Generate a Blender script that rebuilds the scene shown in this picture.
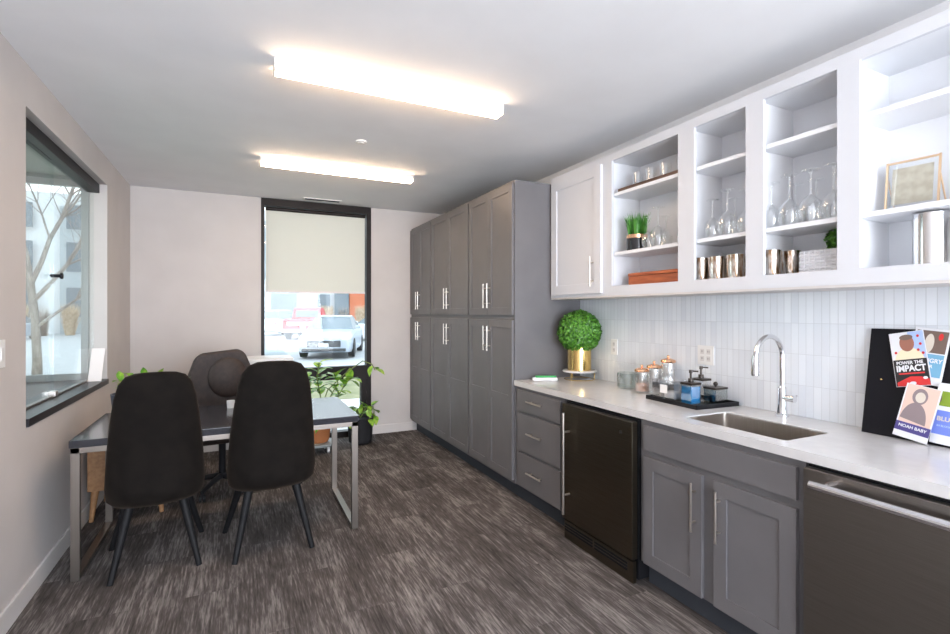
import bpy, bmesh, math, random
from mathutils import Vector, Matrix
for o in list(bpy.data.objects): bpy.data.objects.remove(o)
S = bpy.context.scene; C = S.collection
PI = math.pi

# ------------------------------------------------------------------ camera
cam = bpy.data.cameras.new('camera'); camo = bpy.data.objects.new('camera', cam); C.objects.link(camo)
cam.sensor_width = 36; cam.lens = 36*493.54/950; cam.shift_y = -4.1/950; cam.clip_start = .05; cam.clip_end = 300
camo.location = (0, 0, 1.5); camo.rotation_euler = (PI/2, 0, -math.radians(25.635)); S.camera = camo
# ------------------------------------------------------------------ world, lights, exposure
W = bpy.data.worlds.new('world'); S.world = W; W.use_nodes = True
wn = W.node_tree.nodes; wl = W.node_tree.links
bg = wn['Background']; tc = wn.new('ShaderNodeTexCoord'); sp = wn.new('ShaderNodeSeparateXYZ'); cr = wn.new('ShaderNodeValToRGB')
wl.new(tc.outputs['Generated'], sp.inputs[0]); wl.new(sp.outputs['Z'], cr.inputs[0]); wl.new(cr.outputs[0], bg.inputs[0])
cr.color_ramp.elements[0].position = 0; cr.color_ramp.elements[0].color = (.93, .96, 1, 1)
cr.color_ramp.elements[1].position = .8; cr.color_ramp.elements[1].color = (.72, .84, 1, 1)
bg.inputs[1].default_value = 1.8
S.view_settings.view_transform = 'Standard'; S.view_settings.look = 'None'
S.view_settings.exposure = 0.80; S.view_settings.gamma = 1; S.view_settings.use_curve_mapping = False
def area(name, loc, rot, sx, sy, power, col):
    l = bpy.data.lights.new(name, 'AREA'); l.shape = 'RECTANGLE'; l.size = sx; l.size_y = sy; l.energy = power; l.color = col
    o = bpy.data.objects.new(name, l); C.objects.link(o); o.location = loc; o.rotation_euler = rot; return o
# fill light added behind the camera, standing in for daylight from the rear
area('rear_fill', (.8, -4.9, 1.5), (PI/2+.45, 0, 0), 3.4, 2.4, 300, (.80, .88, 1))
# photographer's light bounced off the ceiling behind the camera
area('bounce_light', (.8, -3.0, .5), (PI, 0, 0), 3.2, 3.2, 150, (.93, .95, 1))
LAMP = 27      # strength of the linear lamps' diffusers

# ------------------------------------------------------------------ materials
M = {}
def mat(name, col, rough=.5, metal=0, **k):
    m = bpy.data.materials.new(name); m.use_nodes = True; b = m.node_tree.nodes['Principled BSDF']
    b.inputs['Base Color'].default_value = (*col, 1); b.inputs['Roughness'].default_value = rough; b.inputs['Metallic'].default_value = metal
    for a, v in k.items(): b.inputs[a.replace('_', ' ')].default_value = v
    M[name] = m; return m
def nt(m): return m.node_tree.nodes, m.node_tree.links, m.node_tree.nodes['Principled BSDF']
def noisy(m, c1, c2, scale=(1, 1, 1), ns=8, detail=6, lo=.35, hi=.65, bump=0, bdist=.002, coord='Object'):
    n, l, b = nt(m); t = n.new('ShaderNodeTexCoord'); mp = n.new('ShaderNodeMapping'); mp.inputs['Scale'].default_value = scale
    x = n.new('ShaderNodeTexNoise'); x.inputs['Scale'].default_value = ns; x.inputs['Detail'].default_value = detail
    r = n.new('ShaderNodeValToRGB'); r.color_ramp.elements[0].position = lo; r.color_ramp.elements[1].position = hi
    r.color_ramp.elements[0].color = (*c1, 1); r.color_ramp.elements[1].color = (*c2, 1)
    l.new(t.outputs[coord], mp.inputs[0]); l.new(mp.outputs[0], x.inputs[0]); l.new(x.outputs[0], r.inputs[0]); l.new(r.outputs[0], b.inputs['Base Color'])
    if bump:
        bp = n.new('ShaderNodeBump'); bp.inputs['Strength'].default_value = bump; bp.inputs['Distance'].default_value = bdist
        l.new(x.outputs[0], bp.inputs['Height']); l.new(bp.outputs[0], b.inputs['Normal'])
    return m
noisy(mat('wall_paint', (.6, .57, .55), .7), (.54, .505, .485), (.57, .535, .515), ns=3, bump=.05)
noisy(mat('ceiling_paint', (.6, .6, .6), .85), (.80, .80, .81), (.83, .83, .84), ns=3)
mat('trim_paint', (.62, .59, .57), .45)
noisy(mat('gray_paint', (.15, .15, .16), .42), (.135, .130, .135), (.148, .143, .148), ns=5, bump=.03)
mat('white_paint', (.64, .65, .68), .5)
mat('white_paint_lit', (.80, .81, .835), .5)  # same white paint, lightened so the open cabinet interiors look evenly lit
mat('toe', (.05, .055, .065), .6)
noisy(mat('quartz', (.78, .77, .76), .18), (.60, .59, .585), (.63, .62, .615), ns=18)
mat('dark_frame', (.016, .012, .011), .4)
mat('grey_frame', (.30, .33, .33), .5)
mat('sill_black', (.02, .02, .024), .32)
mat('bay_soffit', (.42, .45, .44), .7)
m = mat('steel', (.19, .17, .145), .34, 1); noisy(m, (.115, .095, .07), (.14, .118, .09), scale=(1, 1, 60), ns=6)
m = mat('steel_washer', (.27, .25, .235), .33, 1); noisy(m, (.235, .215, .195), (.26, .24, .22), scale=(1, 1, 60), ns=6)
m = mat('sink_steel', (.5, .46, .42), .3, 1); noisy(m, (.58, .53, .48), (.66, .61, .56), scale=(1, 40, 1), ns=6)
mat('nickel', (.60, .55, .50), .3, 1)
mat('chrome', (.78, .78, .8), .08, 1)
mat('leg_metal', (.24, .21, .185), .36, 1)
mat('copper', (.9, .52, .32), .18, 1)
mat('gold', (.83, .58, .22), .18, 1)
mat('gold_frame', (.85, .62, .4), .35, .8)
mat('silver', (.8, .8, .8), .12, 1)
m = mat('mercury', (.7, .6, .48), .22, 1); noisy(m, (.36, .22, .12), (.85, .82, .78), scale=(1, 1, .25), ns=60, lo=.42, hi=.58)
mat('black', (.012, .012, .014), .4)
mat('black_board', (.006, .006, .009), .6)
mat('black_gloss', (.01, .01, .012), .15)
mat('black_plastic', (.02, .02, .022), .45)
mat('bronze', (.05, .04, .035), .35, .6)
m = mat('velvet', (.018, .0145, .012), .85); noisy(m, (.006, .005, .0045), (.010, .0082, .007), ns=14, bump=.1); m.node_tree.nodes['Principled BSDF'].inputs['Sheen Weight'].default_value = .08; m.node_tree.nodes['Principled BSDF'].inputs['Sheen Tint'].default_value = (.55, .4, .3, 1); m.node_tree.nodes['Principled BSDF'].inputs['Specular IOR Level'].default_value = .1
m = mat('leather', (.02, .012, .01), .6); noisy(m, (.022, .014, .012), (.04, .025, .02), ns=30, bump=.3)
mat('blackleg', (.010, .010, .011), .55)
mat('desk_black', (.012, .013, .02), .13, 0, IOR=1.75)
mat('plastic_white', (.75, .74, .72), .4)
mat('white', (.8, .8, .8), .5)
mat('paper', (.78, .72, .70), .7)
mat('terracotta', (.42, .15, .05), .65)
mat('navy', (.015, .022, .045), .4)
mat('soil', (.03, .02, .014), .9)
mat('blue_soap', (.05, .30, .62), .1, 0, Transmission_Weight=.25)
mat('salt', (.85, .55, .42), .6)
for nm, a, b_ in (('wood_red', (.30, .065, .02), (.52, .15, .05)), ('wood_dark', (.05, .022, .014), (.1, .045, .03)), ('wood_warm', (.26, .13, .055), (.36, .19, .085))):
    noisy(mat(nm, a, .4), a, b_, scale=(1, .12, 1), ns=40)
for nm, a, b_ in (('leaf_box', (.015, .085, .006), (.13, .36, .035)), ('leaf_grass', (.04, .2, .02), (.14, .42, .07)), ('leaf_pothos', (.10, .30, .02), (.36, .55, .06)), ('leaf_dark', (.02, .08, .015), (.07, .22, .03))):
    noisy(mat(nm, a, .45), a, b_, ns=75 if nm == 'leaf_box' else 22, detail=2, lo=.38, hi=.62)
mat('stem', (.16, .2, .06), .6)
# thin clear glass
def thin_glass(name, tint, base=.05, edge=.5, rough=.02):
    m = bpy.data.materials.new(name); m.use_nodes = True; n = m.node_tree.nodes; l = m.node_tree.links; n.clear()
    o = n.new('ShaderNodeOutputMaterial'); mx = n.new('ShaderNodeMixShader'); t = n.new('ShaderNodeBsdfTransparent'); g = n.new('ShaderNodeBsdfGlossy')
    t.inputs[0].default_value = (*tint, 1); g.inputs['Roughness'].default_value = rough; g.inputs[0].default_value = (1, 1, 1, 1)
    lw = n.new('ShaderNodeLayerWeight'); lw.inputs[0].default_value = .35; mr = n.new('ShaderNodeMapRange'); mr.inputs['To Min'].default_value = base; mr.inputs['To Max'].default_value = edge
    l.new(lw.outputs['Facing'], mr.inputs[0]); l.new(mr.outputs[0], mx.inputs[0]); l.new(t.outputs[0], mx.inputs[1]); l.new(g.outputs[0], mx.inputs[2]); l.new(mx.outputs[0], o.inputs[0]); M[name] = m
thin_glass('pane', (.96, .99, .98), .015, .2)
thin_glass('pane_green', (.95, .975, .97), .02, .25)
thin_glass('glassware', (.97, .98, .98), .11, .85, .06)
thin_glass('acrylic', (.93, .94, .95), .12, .6, .1)
thin_glass('glass_grey', (.84, .87, .86), .08, .6, .05)
def emis(name, col, s):
    m = bpy.data.materials.new(name); m.use_nodes = True; n = m.node_tree.nodes; n.clear(); e = n.new('ShaderNodeEmission'); o = n.new('ShaderNodeOutputMaterial')
    e.inputs[0].default_value = (*col, 1); e.inputs[1].default_value = s; m.node_tree.links.new(e.outputs[0], o.inputs[0]); M[name] = m
emis('diffuser', (1, .71, .48), LAMP)
# shade cloth
m = bpy.data.materials.new('shade_cloth'); m.use_nodes = True; n = m.node_tree.nodes; l = m.node_tree.links; n.clear(); o = n.new('ShaderNodeOutputMaterial')
d = n.new('ShaderNodeBsdfDiffuse'); t = n.new('ShaderNodeBsdfTranslucent'); mx = n.new('ShaderNodeMixShader'); mx.inputs[0].default_value = .42
d.inputs[0].default_value = (.76, .74, .68, 1); t.inputs[0].default_value = (.78, .79, .74, 1)
l.new(d.outputs[0], mx.inputs[1]); l.new(t.outputs[0], mx.inputs[2]); l.new(mx.outputs[0], o.inputs[0]); M['shade_cloth'] = m
# carpet planks with streaks along the room
m = mat('carpet', (.1, .1, .1), .95); n, l, b = nt(m); b.inputs['Specular IOR Level'].default_value = .1
t = n.new('ShaderNodeTexCoord'); sx = n.new('ShaderNodeSeparateXYZ'); l.new(t.outputs['Object'], sx.inputs[0]); cx = n.new('ShaderNodeCombineXYZ')
l.new(sx.outputs['Y'], cx.inputs[0]); l.new(sx.outputs['X'], cx.inputs[1])
br = n.new('ShaderNodeTexBrick'); br.inputs['Scale'].default_value = 1; br.inputs['Mortar Size'].default_value = 0; br.inputs['Brick Width'].default_value = 1.0; br.inputs['Row Height'].default_value = .25
br.inputs['Color1'].default_value = (0, 0, 0, 1); br.inputs['Color2'].default_value = (1, 1, 1, 1); l.new(cx.outputs[0], br.inputs[0])
va = n.new('ShaderNodeVectorMath'); va.operation = 'SCALE'; va.inputs['Scale'].default_value = 7.3; l.new(br.outputs['Color'], va.inputs[0])
vb = n.new('ShaderNodeVectorMath'); vb.operation = 'ADD'; l.new(va.outputs[0], vb.inputs[0]); l.new(t.outputs['Object'], vb.inputs[1])
def streak(sc, ns, det):
    mp = n.new('ShaderNodeMapping'); mp.inputs['Scale'].default_value = sc; l.new(vb.outputs[0], mp.inputs[0])
    x = n.new('ShaderNodeTexNoise'); x.inputs['Scale'].default_value = ns; x.inputs['Detail'].default_value = det; x.inputs['Roughness'].default_value = .65; l.new(mp.outputs[0], x.inputs[0]); return x
a1 = streak((40, 1.6, 1), 2.0, 4); a2 = streak((4.2, 1.1, 1), 1.7, 5); a3 = streak((110, 9, 1), 1, 2)
ad = n.new('ShaderNodeMix'); ad.data_type = 'FLOAT'; ad.inputs[0].default_value = .58; l.new(a1.outputs[0], ad.inputs[2]); l.new(a2.outputs[0], ad.inputs[3])
ae = n.new('ShaderNodeMix'); ae.data_type = 'FLOAT'; ae.inputs[0].default_value = .3; l.new(ad.outputs[0], ae.inputs[2]); l.new(a3.outputs[0], ae.inputs[3])
r = n.new('ShaderNodeValToRGB'); e = r.color_ramp.elements; e[0].position = .37; e[0].color = (.045, .039, .036, 1); e[1].position = .66; e[1].color = (.33, .30, .285, 1)
q = r.color_ramp.elements.new(.50); q.color = (.10, .088, .083, 1)
l.new(ae.outputs[0], r.inputs[0]); l.new(r.outputs[0], b.inputs['Base Color'])
bp = n.new('ShaderNodeBump'); bp.inputs['Strength'].default_value = .4; bp.inputs['Distance'].default_value = .003; l.new(ae.outputs[0], bp.inputs['Height']); l.new(bp.outputs[0], b.inputs['Normal'])
# stacked narrow wall tile
m = mat('tile', (.7, .72, .75), .14); n, l, b = nt(m)
t = n.new('ShaderNodeTexCoord'); sx = n.new('ShaderNodeSeparateXYZ'); l.new(t.outputs['Object'], sx.inputs[0]); cx = n.new('ShaderNodeCombineXYZ')
l.new(sx.outputs['Y'], cx.inputs[0]); l.new(sx.outputs['Z'], cx.inputs[1])
br = n.new('ShaderNodeTexBrick'); br.offset = 0; br.inputs['Scale'].default_value = 1; br.inputs['Brick Width'].default_value = .038; br.inputs['Row Height'].default_value = .162; br.inputs['Mortar Size'].default_value = .0013; br.inputs['Mortar Smooth'].default_value = .4
br.inputs['Color1'].default_value = (.66, .69, .73, 1); br.inputs['Color2'].default_value = (.74, .77, .80, 1); br.inputs['Mortar'].default_value = (.56, .58, .60, 1)
l.new(cx.outputs[0], br.inputs[0]); l.new(br.outputs['Color'], b.inputs['Base Color'])
bp = n.new('ShaderNodeBump'); bp.invert = True; bp.inputs['Strength'].default_value = .5; bp.inputs['Distance'].default_value = .002; l.new(br.outputs['Fac'], bp.inputs['Height'])
vr = n.new('ShaderNodeVectorMath'); vr.operation = 'MULTIPLY_ADD'; vr.inputs[1].default_value = (.0, .10, .04); l.new(br.outputs['Color'], vr.inputs[0])
wv = n.new('ShaderNodeTexNoise'); wv.inputs['Scale'].default_value = 22; l.new(t.outputs['Object'], wv.inputs[0])
b2 = n.new('ShaderNodeBump'); b2.inputs['Strength'].default_value = .25; b2.inputs['Distance'].default_value = .003; l.new(wv.outputs[0], b2.inputs['Height']); l.new(bp.outputs[0], b2.inputs['Normal']); l.new(b2.outputs[0], b.inputs['Normal'])
for k in ('dark_frame', 'black_board', 'blackleg', 'toe', 'black', 'black_plastic', 'sill_black'): M[k].node_tree.nodes['Principled BSDF'].inputs['Specular IOR Level'].default_value = .18
# outdoors
noisy(mat('concrete', (.5, .49, .47), .9), (.62, .61, .59), (.70, .69, .67), ns=2)
noisy(mat('asphalt', (.4, .4, .4), .9), (.40, .40, .40), (.46, .46, .45), ns=3)
noisy(mat('lawn', (.2, .22, .1), .95), (.20, .21, .10), (.36, .33, .20), ns=1.2)
noisy(mat('dry_grass', (.5, .38, .22), .9), (.45, .32, .2), (.66, .52, .36), ns=6)
noisy(mat('bark', (.3, .26, .23), .9), (.16, .135, .12), (.32, .28, .25), scale=(1, 1, .3), ns=14, bump=.5, bdist=.01)
mat('facade', (.62, .63, .64), .8); mat('facade_grey', (.36, .40, .42), .8); mat('far_glass', (.10, .14, .17), .15); mat('orange_door', (.55, .16, .07), .6)
mat('paint_red', (.55, .05, .06), .3); mat('paint_silver', (.42, .48, .56), .3, .5); mat('paint_white', (.75, .76, .78), .3); mat('tyre', (.02, .02, .02), .8); mat('car_glass', (.12, .16, .18), .08); mat('lamp_glass', (.7, .7, .7), .1); mat('rubberdark', (.03, .035, .04), .5); mat('lamp_red', (.5, .03, .03), .2)

# ------------------------------------------------------------------ mesh builder
class MB:
    def __init__(s): s.b = bmesh.new()
    def _add(s, t, mx=None):
        if mx is not None: bmesh.ops.transform(t, matrix=mx, verts=t.verts)
        me = bpy.data.meshes.new('t'); t.to_mesh(me); t.free(); s.b.from_mesh(me); bpy.data.meshes.remove(me); return s
    def box(s, x0, x1, y0, y1, z0, z1, bev=0, seg=2, mx=None):
        t = bmesh.new(); bmesh.ops.create_cube(t, size=1)
        bmesh.ops.transform(t, matrix=Matrix.Translation(((x0+x1)/2, (y0+y1)/2, (z0+z1)/2)) @ Matrix.Diagonal((x1-x0, y1-y0, z1-z0, 1)), verts=t.verts)
        if bev: bmesh.ops.bevel(t, geom=t.edges[:], offset=bev, segments=seg, affect='EDGES', profile=.5)
        return s._add(t, mx)
    def cyl(s, p0, p1, r0, r1=None, n=20, mx=None):
        r1 = r0 if r1 is None else r1; p0, p1 = Vector(p0), Vector(p1); d = p1-p0; t = bmesh.new()
        bmesh.ops.create_cone(t, cap_ends=True, segments=n, radius1=r0, radius2=r1, depth=d.length)
        bmesh.ops.transform(t, matrix=Matrix.Translation((p0+p1)/2) @ d.to_track_quat('Z', 'Y').to_matrix().to_4x4(), verts=t.verts); return s._add(t, mx)
    def sph(s, c, r, sc=(1, 1, 1), n=16, mx=None):
        t = bmesh.new(); bmesh.ops.create_uvsphere(t, u_segments=n*2, v_segments=n, radius=r)
        bmesh.ops.transform(t, matrix=Matrix.Translation(c) @ Matrix.Diagonal((*sc, 1)), verts=t.verts); return s._add(t, mx)
    def lathe(s, c, prof, n=32, mx=None):
        t = bmesh.new(); rings = []
        for (r, z) in prof:
            rings.append([t.verts.new((c[0]+r*math.cos(2*PI*i/n), c[1]+r*math.sin(2*PI*i/n), c[2]+z)) for i in range(n)] if r > 1e-5 else [t.verts.new((c[0], c[1], c[2]+z))])
        for a, b in zip(rings, rings[1:]):
            for i in range(n):
                j = (i+1) % n
                if len(a) > 1 and len(b) > 1: t.faces.new((a[i], a[j], b[j], b[i]))
                elif len(a) > 1: t.faces.new((a[i], a[j], b[0]))
                elif len(b) > 1: t.faces.new((a[0], b[j], b[i]))
        bmesh.ops.recalc_face_normals(t, faces=t.faces); return s._add(t, mx)
    def tube(s, pts, r, n=12, mx=None):
        pts = [Vector(p) for p in pts]; rr = r if isinstance(r, (list, tuple)) else [r]*len(pts); t = bmesh.new(); rings = []; up = None
        for i, p in enumerate(pts):
            d = (pts[min(i+1, len(pts)-1)]-pts[max(i-1, 0)]).normalized()
            if up is None: up = Vector((0, 0, 1)) if abs(d.z) < .9 else Vector((1, 0, 0))
            x = d.cross(up)
            if x.length < 1e-4: x = d.cross(Vector((0, 1, 0)))
            x.normalize(); y = x.cross(d).normalized(); up = y
            rings.append([t.verts.new(p+(x*math.cos(2*PI*k/n)+y*math.sin(2*PI*k/n))*rr[i]) for k in range(n)])
        for a, b in zip(rings, rings[1:]):
            for k in range(n): t.faces.new((a[k], a[(k+1) % n], b[(k+1) % n], b[k]))
        t.faces.new(rings[0][::-1]); t.faces.new(rings[-1]); bmesh.ops.recalc_face_normals(t, faces=t.faces); return s._add(t, mx)
    def loft(s, rings, cap=True, mx=None):
        t = bmesh.new(); R = [[t.verts.new(p) for p in q] for q in rings]; n = len(R[0])
        for a, b in zip(R, R[1:]):
            for k in range(n): t.faces.new((a[k], a[(k+1) % n], b[(k+1) % n], b[k]))
        if cap: t.faces.new(R[0][::-1]); t.faces.new(R[-1])
        bmesh.ops.recalc_face_normals(t, faces=t.faces); return s._add(t, mx)
    def prism(s, poly, axis, a, b, bev=0, mx=None):   # polygon in the plane across 'axis', from a to b
        f = {'x': lambda p, v: (v, p[0], p[1]), 'y': lambda p, v: (p[0], v, p[1]), 'z': lambda p, v: (p[0], p[1], v)}[axis]
        t = bmesh.new(); A = [t.verts.new(f(p, a)) for p in poly]; B = [t.verts.new(f(p, b)) for p in poly]; n = len(poly)
        t.faces.new(A[::-1]); t.faces.new(B)
        for i in range(n): t.faces.new((A[i], A[(i+1) % n], B[(i+1) % n], B[i]))
        bmesh.ops.recalc_face_normals(t, faces=t.faces)
        if bev: bmesh.ops.bevel(t, geom=t.edges[:], offset=bev, segments=3, affect='EDGES', profile=.5)
        return s._add(t, mx)
    def leaf(s, p, d, up, L, Wd, droop=.3, seg=5):
        d = Vector(d).normalized(); up = Vector(up); x = d.cross(up)
        if x.length < 1e-3: x = Vector((1, 0, 0))
        x.normalize(); nrm = x.cross(d).normalized(); p = Vector(p); b = s.b; prev = None
        for i in range(seg+1):
            t = i/seg; w = Wd*.5*math.sin(PI*min(1, t*.93+.07))**.8*(1.1-.35*t) if i < seg else Wd*.02
            c = p+d*L*t-nrm*(-droop*L*t*t*-1); e = nrm*w*.25
            row = [b.verts.new(c-x*w+e), b.verts.new(c), b.verts.new(c+x*w+e)]
            if prev: b.faces.new((prev[0], prev[1], row[1], row[0])); b.faces.new((prev[1], prev[2], row[2], row[1]))
            prev = row
        return s
    def quad(s, pts): s.b.faces.new([s.b.verts.new(p) for p in pts]); return s
    def build(s, name, m, parent=None, smooth=True, angle=35):
        off = Vector((0, 0, 0)); q = parent
        while q is not None: off += q.location; q = q.parent
        me = bpy.data.meshes.new(name); vs = [v.co for v in s.b.verts]
        if parent is None:
            off = Vector(((min(v.x for v in vs)+max(v.x for v in vs))/2, (min(v.y for v in vs)+max(v.y for v in vs))/2, min(v.z for v in vs)))
            if name == 'floor' or name == 'backsplash' or name.startswith('wall'): off = Vector((0, 0, 0))
        bmesh.ops.transform(s.b, matrix=Matrix.Translation(-off), verts=s.b.verts)
        s.b.to_mesh(me); s.b.free(); me.materials.append(M[m]); o = bpy.data.objects.new(name, me); C.objects.link(o)
        if parent is None: o.location = off
        else: o.parent = parent
        if smooth:
            me.shade_smooth()
            me.set_sharp_from_angle(angle=math.radians(angle))
            if len(me.polygons) < 3000: md = o.modifiers.new('weighted_normal', 'WEIGHTED_NORMAL'); md.keep_sharp = True; md.weight = 80
        return o
def tag(o, label, cat, group=None, kind=None):
    o['label'] = label; o['category'] = cat
    if group: o['group'] = group
    if kind: o['kind'] = kind
    return o
def thing(name, loc, label, cat, group=None):
    o = bpy.data.objects.new(name, None); C.objects.link(o); o.location = loc; o.empty_display_size = .1; return tag(o, label, cat, group)
def struct(o): o['kind'] = 'structure'; return o
def dup(o, loc=None, label=None, rz=None, group=None, parent=None):
    c = o.copy(); C.objects.link(c)
    if parent is not None: c.parent = parent
    for ch in list(o.children): dup(ch, parent=c)
    if loc is not None: c.location = loc
    if label: c['label'] = label
    if rz is not None: c.rotation_euler = (0, 0, rz)
    if group: c['group'] = group
    return c
def text(body, size, m, mx, parent, name='lettering', bold=0, align='CENTER', sx=1):
    cu = bpy.data.curves.new('t', 'FONT'); cu.body = body; cu.size = size; cu.extrude = .0003; cu.offset = bold; cu.align_x = align; cu.align_y = 'CENTER'
    o = bpy.data.objects.new('t', cu); C.objects.link(o); bpy.context.view_layer.update()
    me = bpy.data.meshes.new_from_object(o.evaluated_get(bpy.context.evaluated_depsgraph_get())); bpy.data.objects.remove(o)
    me.transform(mx @ Matrix.Diagonal((sx, 1, 1, 1))); me.materials.clear(); me.materials.append(M[m])
    o = bpy.data.objects.new(name, me); C.objects.link(o); o.parent = parent; return o

# ------------------------------------------------------------------ room shell
XL, XR, YB, ZC, Y0 = -.993, 2.66, 6.06, 2.80, -5.0
struct(MB().box(XL-.2, XR+.2, Y0-.2, YB+.2, -.1, 0).build('floor', 'carpet', smooth=False))
struct(MB().box(XL-.2, XR+.2, Y0-.2, YB+.2, ZC, ZC+.15).build('ceiling', 'ceiling_paint', smooth=False))
# left wall with the interior window opening  y 3.316..5.08, z .915..2.57
w = MB(); a = XL-.12
w.box(a, XL, Y0, 3.316, 0, ZC).box(a, XL, 5.08, YB, 0, ZC).box(a, XL, 3.316, 5.08, 0, .90).box(a, XL, 3.316, 5.08, 2.575, ZC)
struct(w.build('wall_left', 'wall_paint', smooth=False))
struct(MB().box(XR, XR+.15, Y0, YB+.2, 0, ZC).build('wall_right', 'ceiling_paint', smooth=False))
w = MB().box(XL-.2, .232, YB, YB+.2, 0, ZC).box(1.481, XR, YB, YB+.2, 0, ZC)
struct(w.build('wall_back', 'wall_paint', smooth=False))
w = MB().box(XL, -.9, Y0-.15, Y0, 0, ZC).box(2.5, XR, Y0-.15, Y0, 0, ZC).box(-.9, 2.5, Y0-.15, Y0, 2.65, ZC).box(-.9, 2.5, Y0-.15, Y0, 0, .3)
struct(w.build('wall_front', 'wall_paint', smooth=False))
bb = MB().prism([(XL, 0), (XL+.014, 0), (XL+.014, .095), (XL+.008, .105), (XL, .105)], 'y', Y0, YB); struct(bb.build('baseboard_left', 'trim_paint'))
bb = MB().prism([(YB, 0), (YB-.014, 0), (YB-.014, .095), (YB-.008, .105), (YB, .105)], 'x', XL+.014, .232)
bb.prism([(YB, 0), (YB-.014, 0), (YB-.014, .095), (YB-.008, .105), (YB, .105)], 'x', 1.481, 2.07); struct(bb.build('baseboard_back', 'trim_paint'))
# backsplash
struct(MB().box(XR-.012, XR, .3, 3.43, .96, 1.63).build('trim_1', 'tile', smooth=False)).name = 'trim_1'

# tall back window
wf = MB(); y0, y1 = YB-.01, YB+.1
wf.box(.232, .268, y0, y1, 0, ZC).box(1.425, 1.481, y0, y1, 0, ZC).box(.268, 1.425, y0, y1, 2.715, ZC).box(.268, 1.425, y0, y1, .70, .855).box(.268, 1.425, y0, y1, 0, .07)
w1 = struct(wf.build('window_1', 'dark_frame', smooth=False))
MB().box(1.36, 1.425, y0+.01, y1-.01, .07, .70).build('mullion', 'dark_frame', w1, smooth=False)
MB().box(.268, 1.425, YB+.05, YB+.056, .855, 2.715).build('upper_pane', 'pane', w1, smooth=False)
MB().box(.268, 1.36, YB+.05, YB+.056, .07, .70).build('lower_pane', 'pane', w1, smooth=False)
# roller shade
rs = thing('roller_shade', (.84, YB+.03, 1.74), 'beige translucent roller shade pulled halfway down the tall back window', 'window shade')
MB().box(.285, 1.41, YB+.028, YB+.030, 1.755, 2.69).build('shade_cloth', 'shade_cloth', rs, smooth=False)
MB().box(.283, 1.412, YB+.02, YB+.036, 1.735, 1.757, .003).build('hem_bar', 'paper', rs)
MB().cyl((.28, YB+.03, 2.69), (1.415, YB+.03, 2.69), .022).build('roller_tube', 'dark_frame', rs)

# left window: deep black sill, head track, frameless sliding panes, glazed bay beyond
w2 = struct(MB().box(-1.75, XL+.012, 3.316, 5.08, .905, .948, .003).build('window_2', 'sill_black'))
MB().box(-1.13, -1.045, 3.316, 5.08, 2.50, 2.574, .003).build('head_track', 'black', w2)
MB().box(-1.115, -1.085, 3.6, 5.08, .948, .962, .002).build('sill_track', 'leg_metal', w2)
MB().box(-1.106, -1.096, 3.316, 4.10, .962, 2.50).build('fixed_pane', 'pane_green', w2, smooth=False)
MB().box(-1.092, -1.082, 4.085, 5.07, .962, 2.50).build('sliding_pane', 'pane_green', w2, smooth=False)
MB().box(-1.11, -1.07, 4.07, 4.13, .955, .99, .004).build('pane_clamp', 'nickel', w2)
h_ = MB().cyl((-1.115, 4.14, 1.745), (-1.05, 4.14, 1.745), .011).cyl((-1.062, 4.14, 1.745), (-1.050, 4.14, 1.745), .02).build('pane_handle', 'black', w2)
bay = MB().box(-1.75, -1.12, 5.08, 5.13, .90, 1.0).box(-1.75, -1.12, 5.08, 5.13, 2.54, 2.62).box(-1.17, -1.12, 5.08, 5.13, .9, 2.62).box(-1.80, -1.75, 3.2, 5.13, .90, 1.0).box(-1.80, -1.75, 3.2, 5.13, 2.54, 2.62).box(-1.8, -1.75, 5.08, 5.13, .9, 2.62)
struct(bay.build('window_3', 'grey_frame', smooth=False))
w3 = bpy.data.objects['window_3']
MB().box(-1.75, -1.17, 5.10, 5.106, 1.0, 2.54).build('end_pane', 'pane', w3, smooth=False)
MB().box(-1.778, -1.772, 3.2, 5.08, 1.0, 2.54).build('side_pane', 'pane', w3, smooth=False)
struct(MB().box(-1.85, -1.113, 3.15, 5.15, 2.62, 2.70).build('trim_2', 'bay_soffit', smooth=False))
struct(MB().box(-1.80, -1.113, 3.15, 5.13, -.05, .90).box(-1.8, -1.113, 3.15, 3.2, .9, 2.62).build('trim_3', 'bay_soffit', smooth=False))
# paper sign leaning on the window jamb
mx = Matrix.Translation((-1.045, 4.90, .949)) @ Matrix.Rotation(-.48, 4, 'X') @ Matrix.Rotation(.0, 4, 'Z')
tag(MB().box(-.042, .048, -.0015, .0015, 0, .29, mx=mx).build('paper_sheet', 'paper', smooth=False), 'blank pinkish white sheet leaning at the far end of the black window sill', 'paper')

# ------------------------------------------------------------------ ceiling fittings
def linear_lamp(y, label):
    t = thing('linear_lamp', (.83, y+.05, ZC), label, 'ceiling light', 'linear ceiling lamps')
    MB().box(.17, 1.49, y, y+.09, ZC-.034, ZC, .002).build('housing', 'plastic_white', t)
    MB().box(.172, 1.488, y+.002, y+.088, ZC-.060, ZC-.034, .006).build('diffuser', 'diffuser', t)
    for x in (.166, 1.488): MB().box(x, x+.006, y-.002, y+.092, ZC-.062, ZC).build('end_cap', 'plastic_white', t, smooth=False)
linear_lamp(2.70, 'long glowing linear ceiling lamp nearer the camera, the larger of the two')
linear_lamp(4.46, 'glowing linear ceiling lamp farther back, close to the roller shade')
tag(MB().cyl((.84, 3.74, ZC-.012), (.84, 3.74, ZC), .04, n=32).cyl((.84, 3.74, ZC-.02), (.84, 3.74, ZC-.012), .022, n=24).build('sprinkler_cover', 'plastic_white'), 'small round white sprinkler cover on ceiling between the two lamps', 'sprinkler')
v = thing('ceiling_vent', (.87, 5.86, ZC), 'narrow white slotted air vent in ceiling above the roller shade', 'vent')
MB().box(.66, 1.08, 5.82, 5.90, ZC-.01, ZC, .002).build('vent_frame', 'plastic_white', v)
sl = MB()
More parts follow.
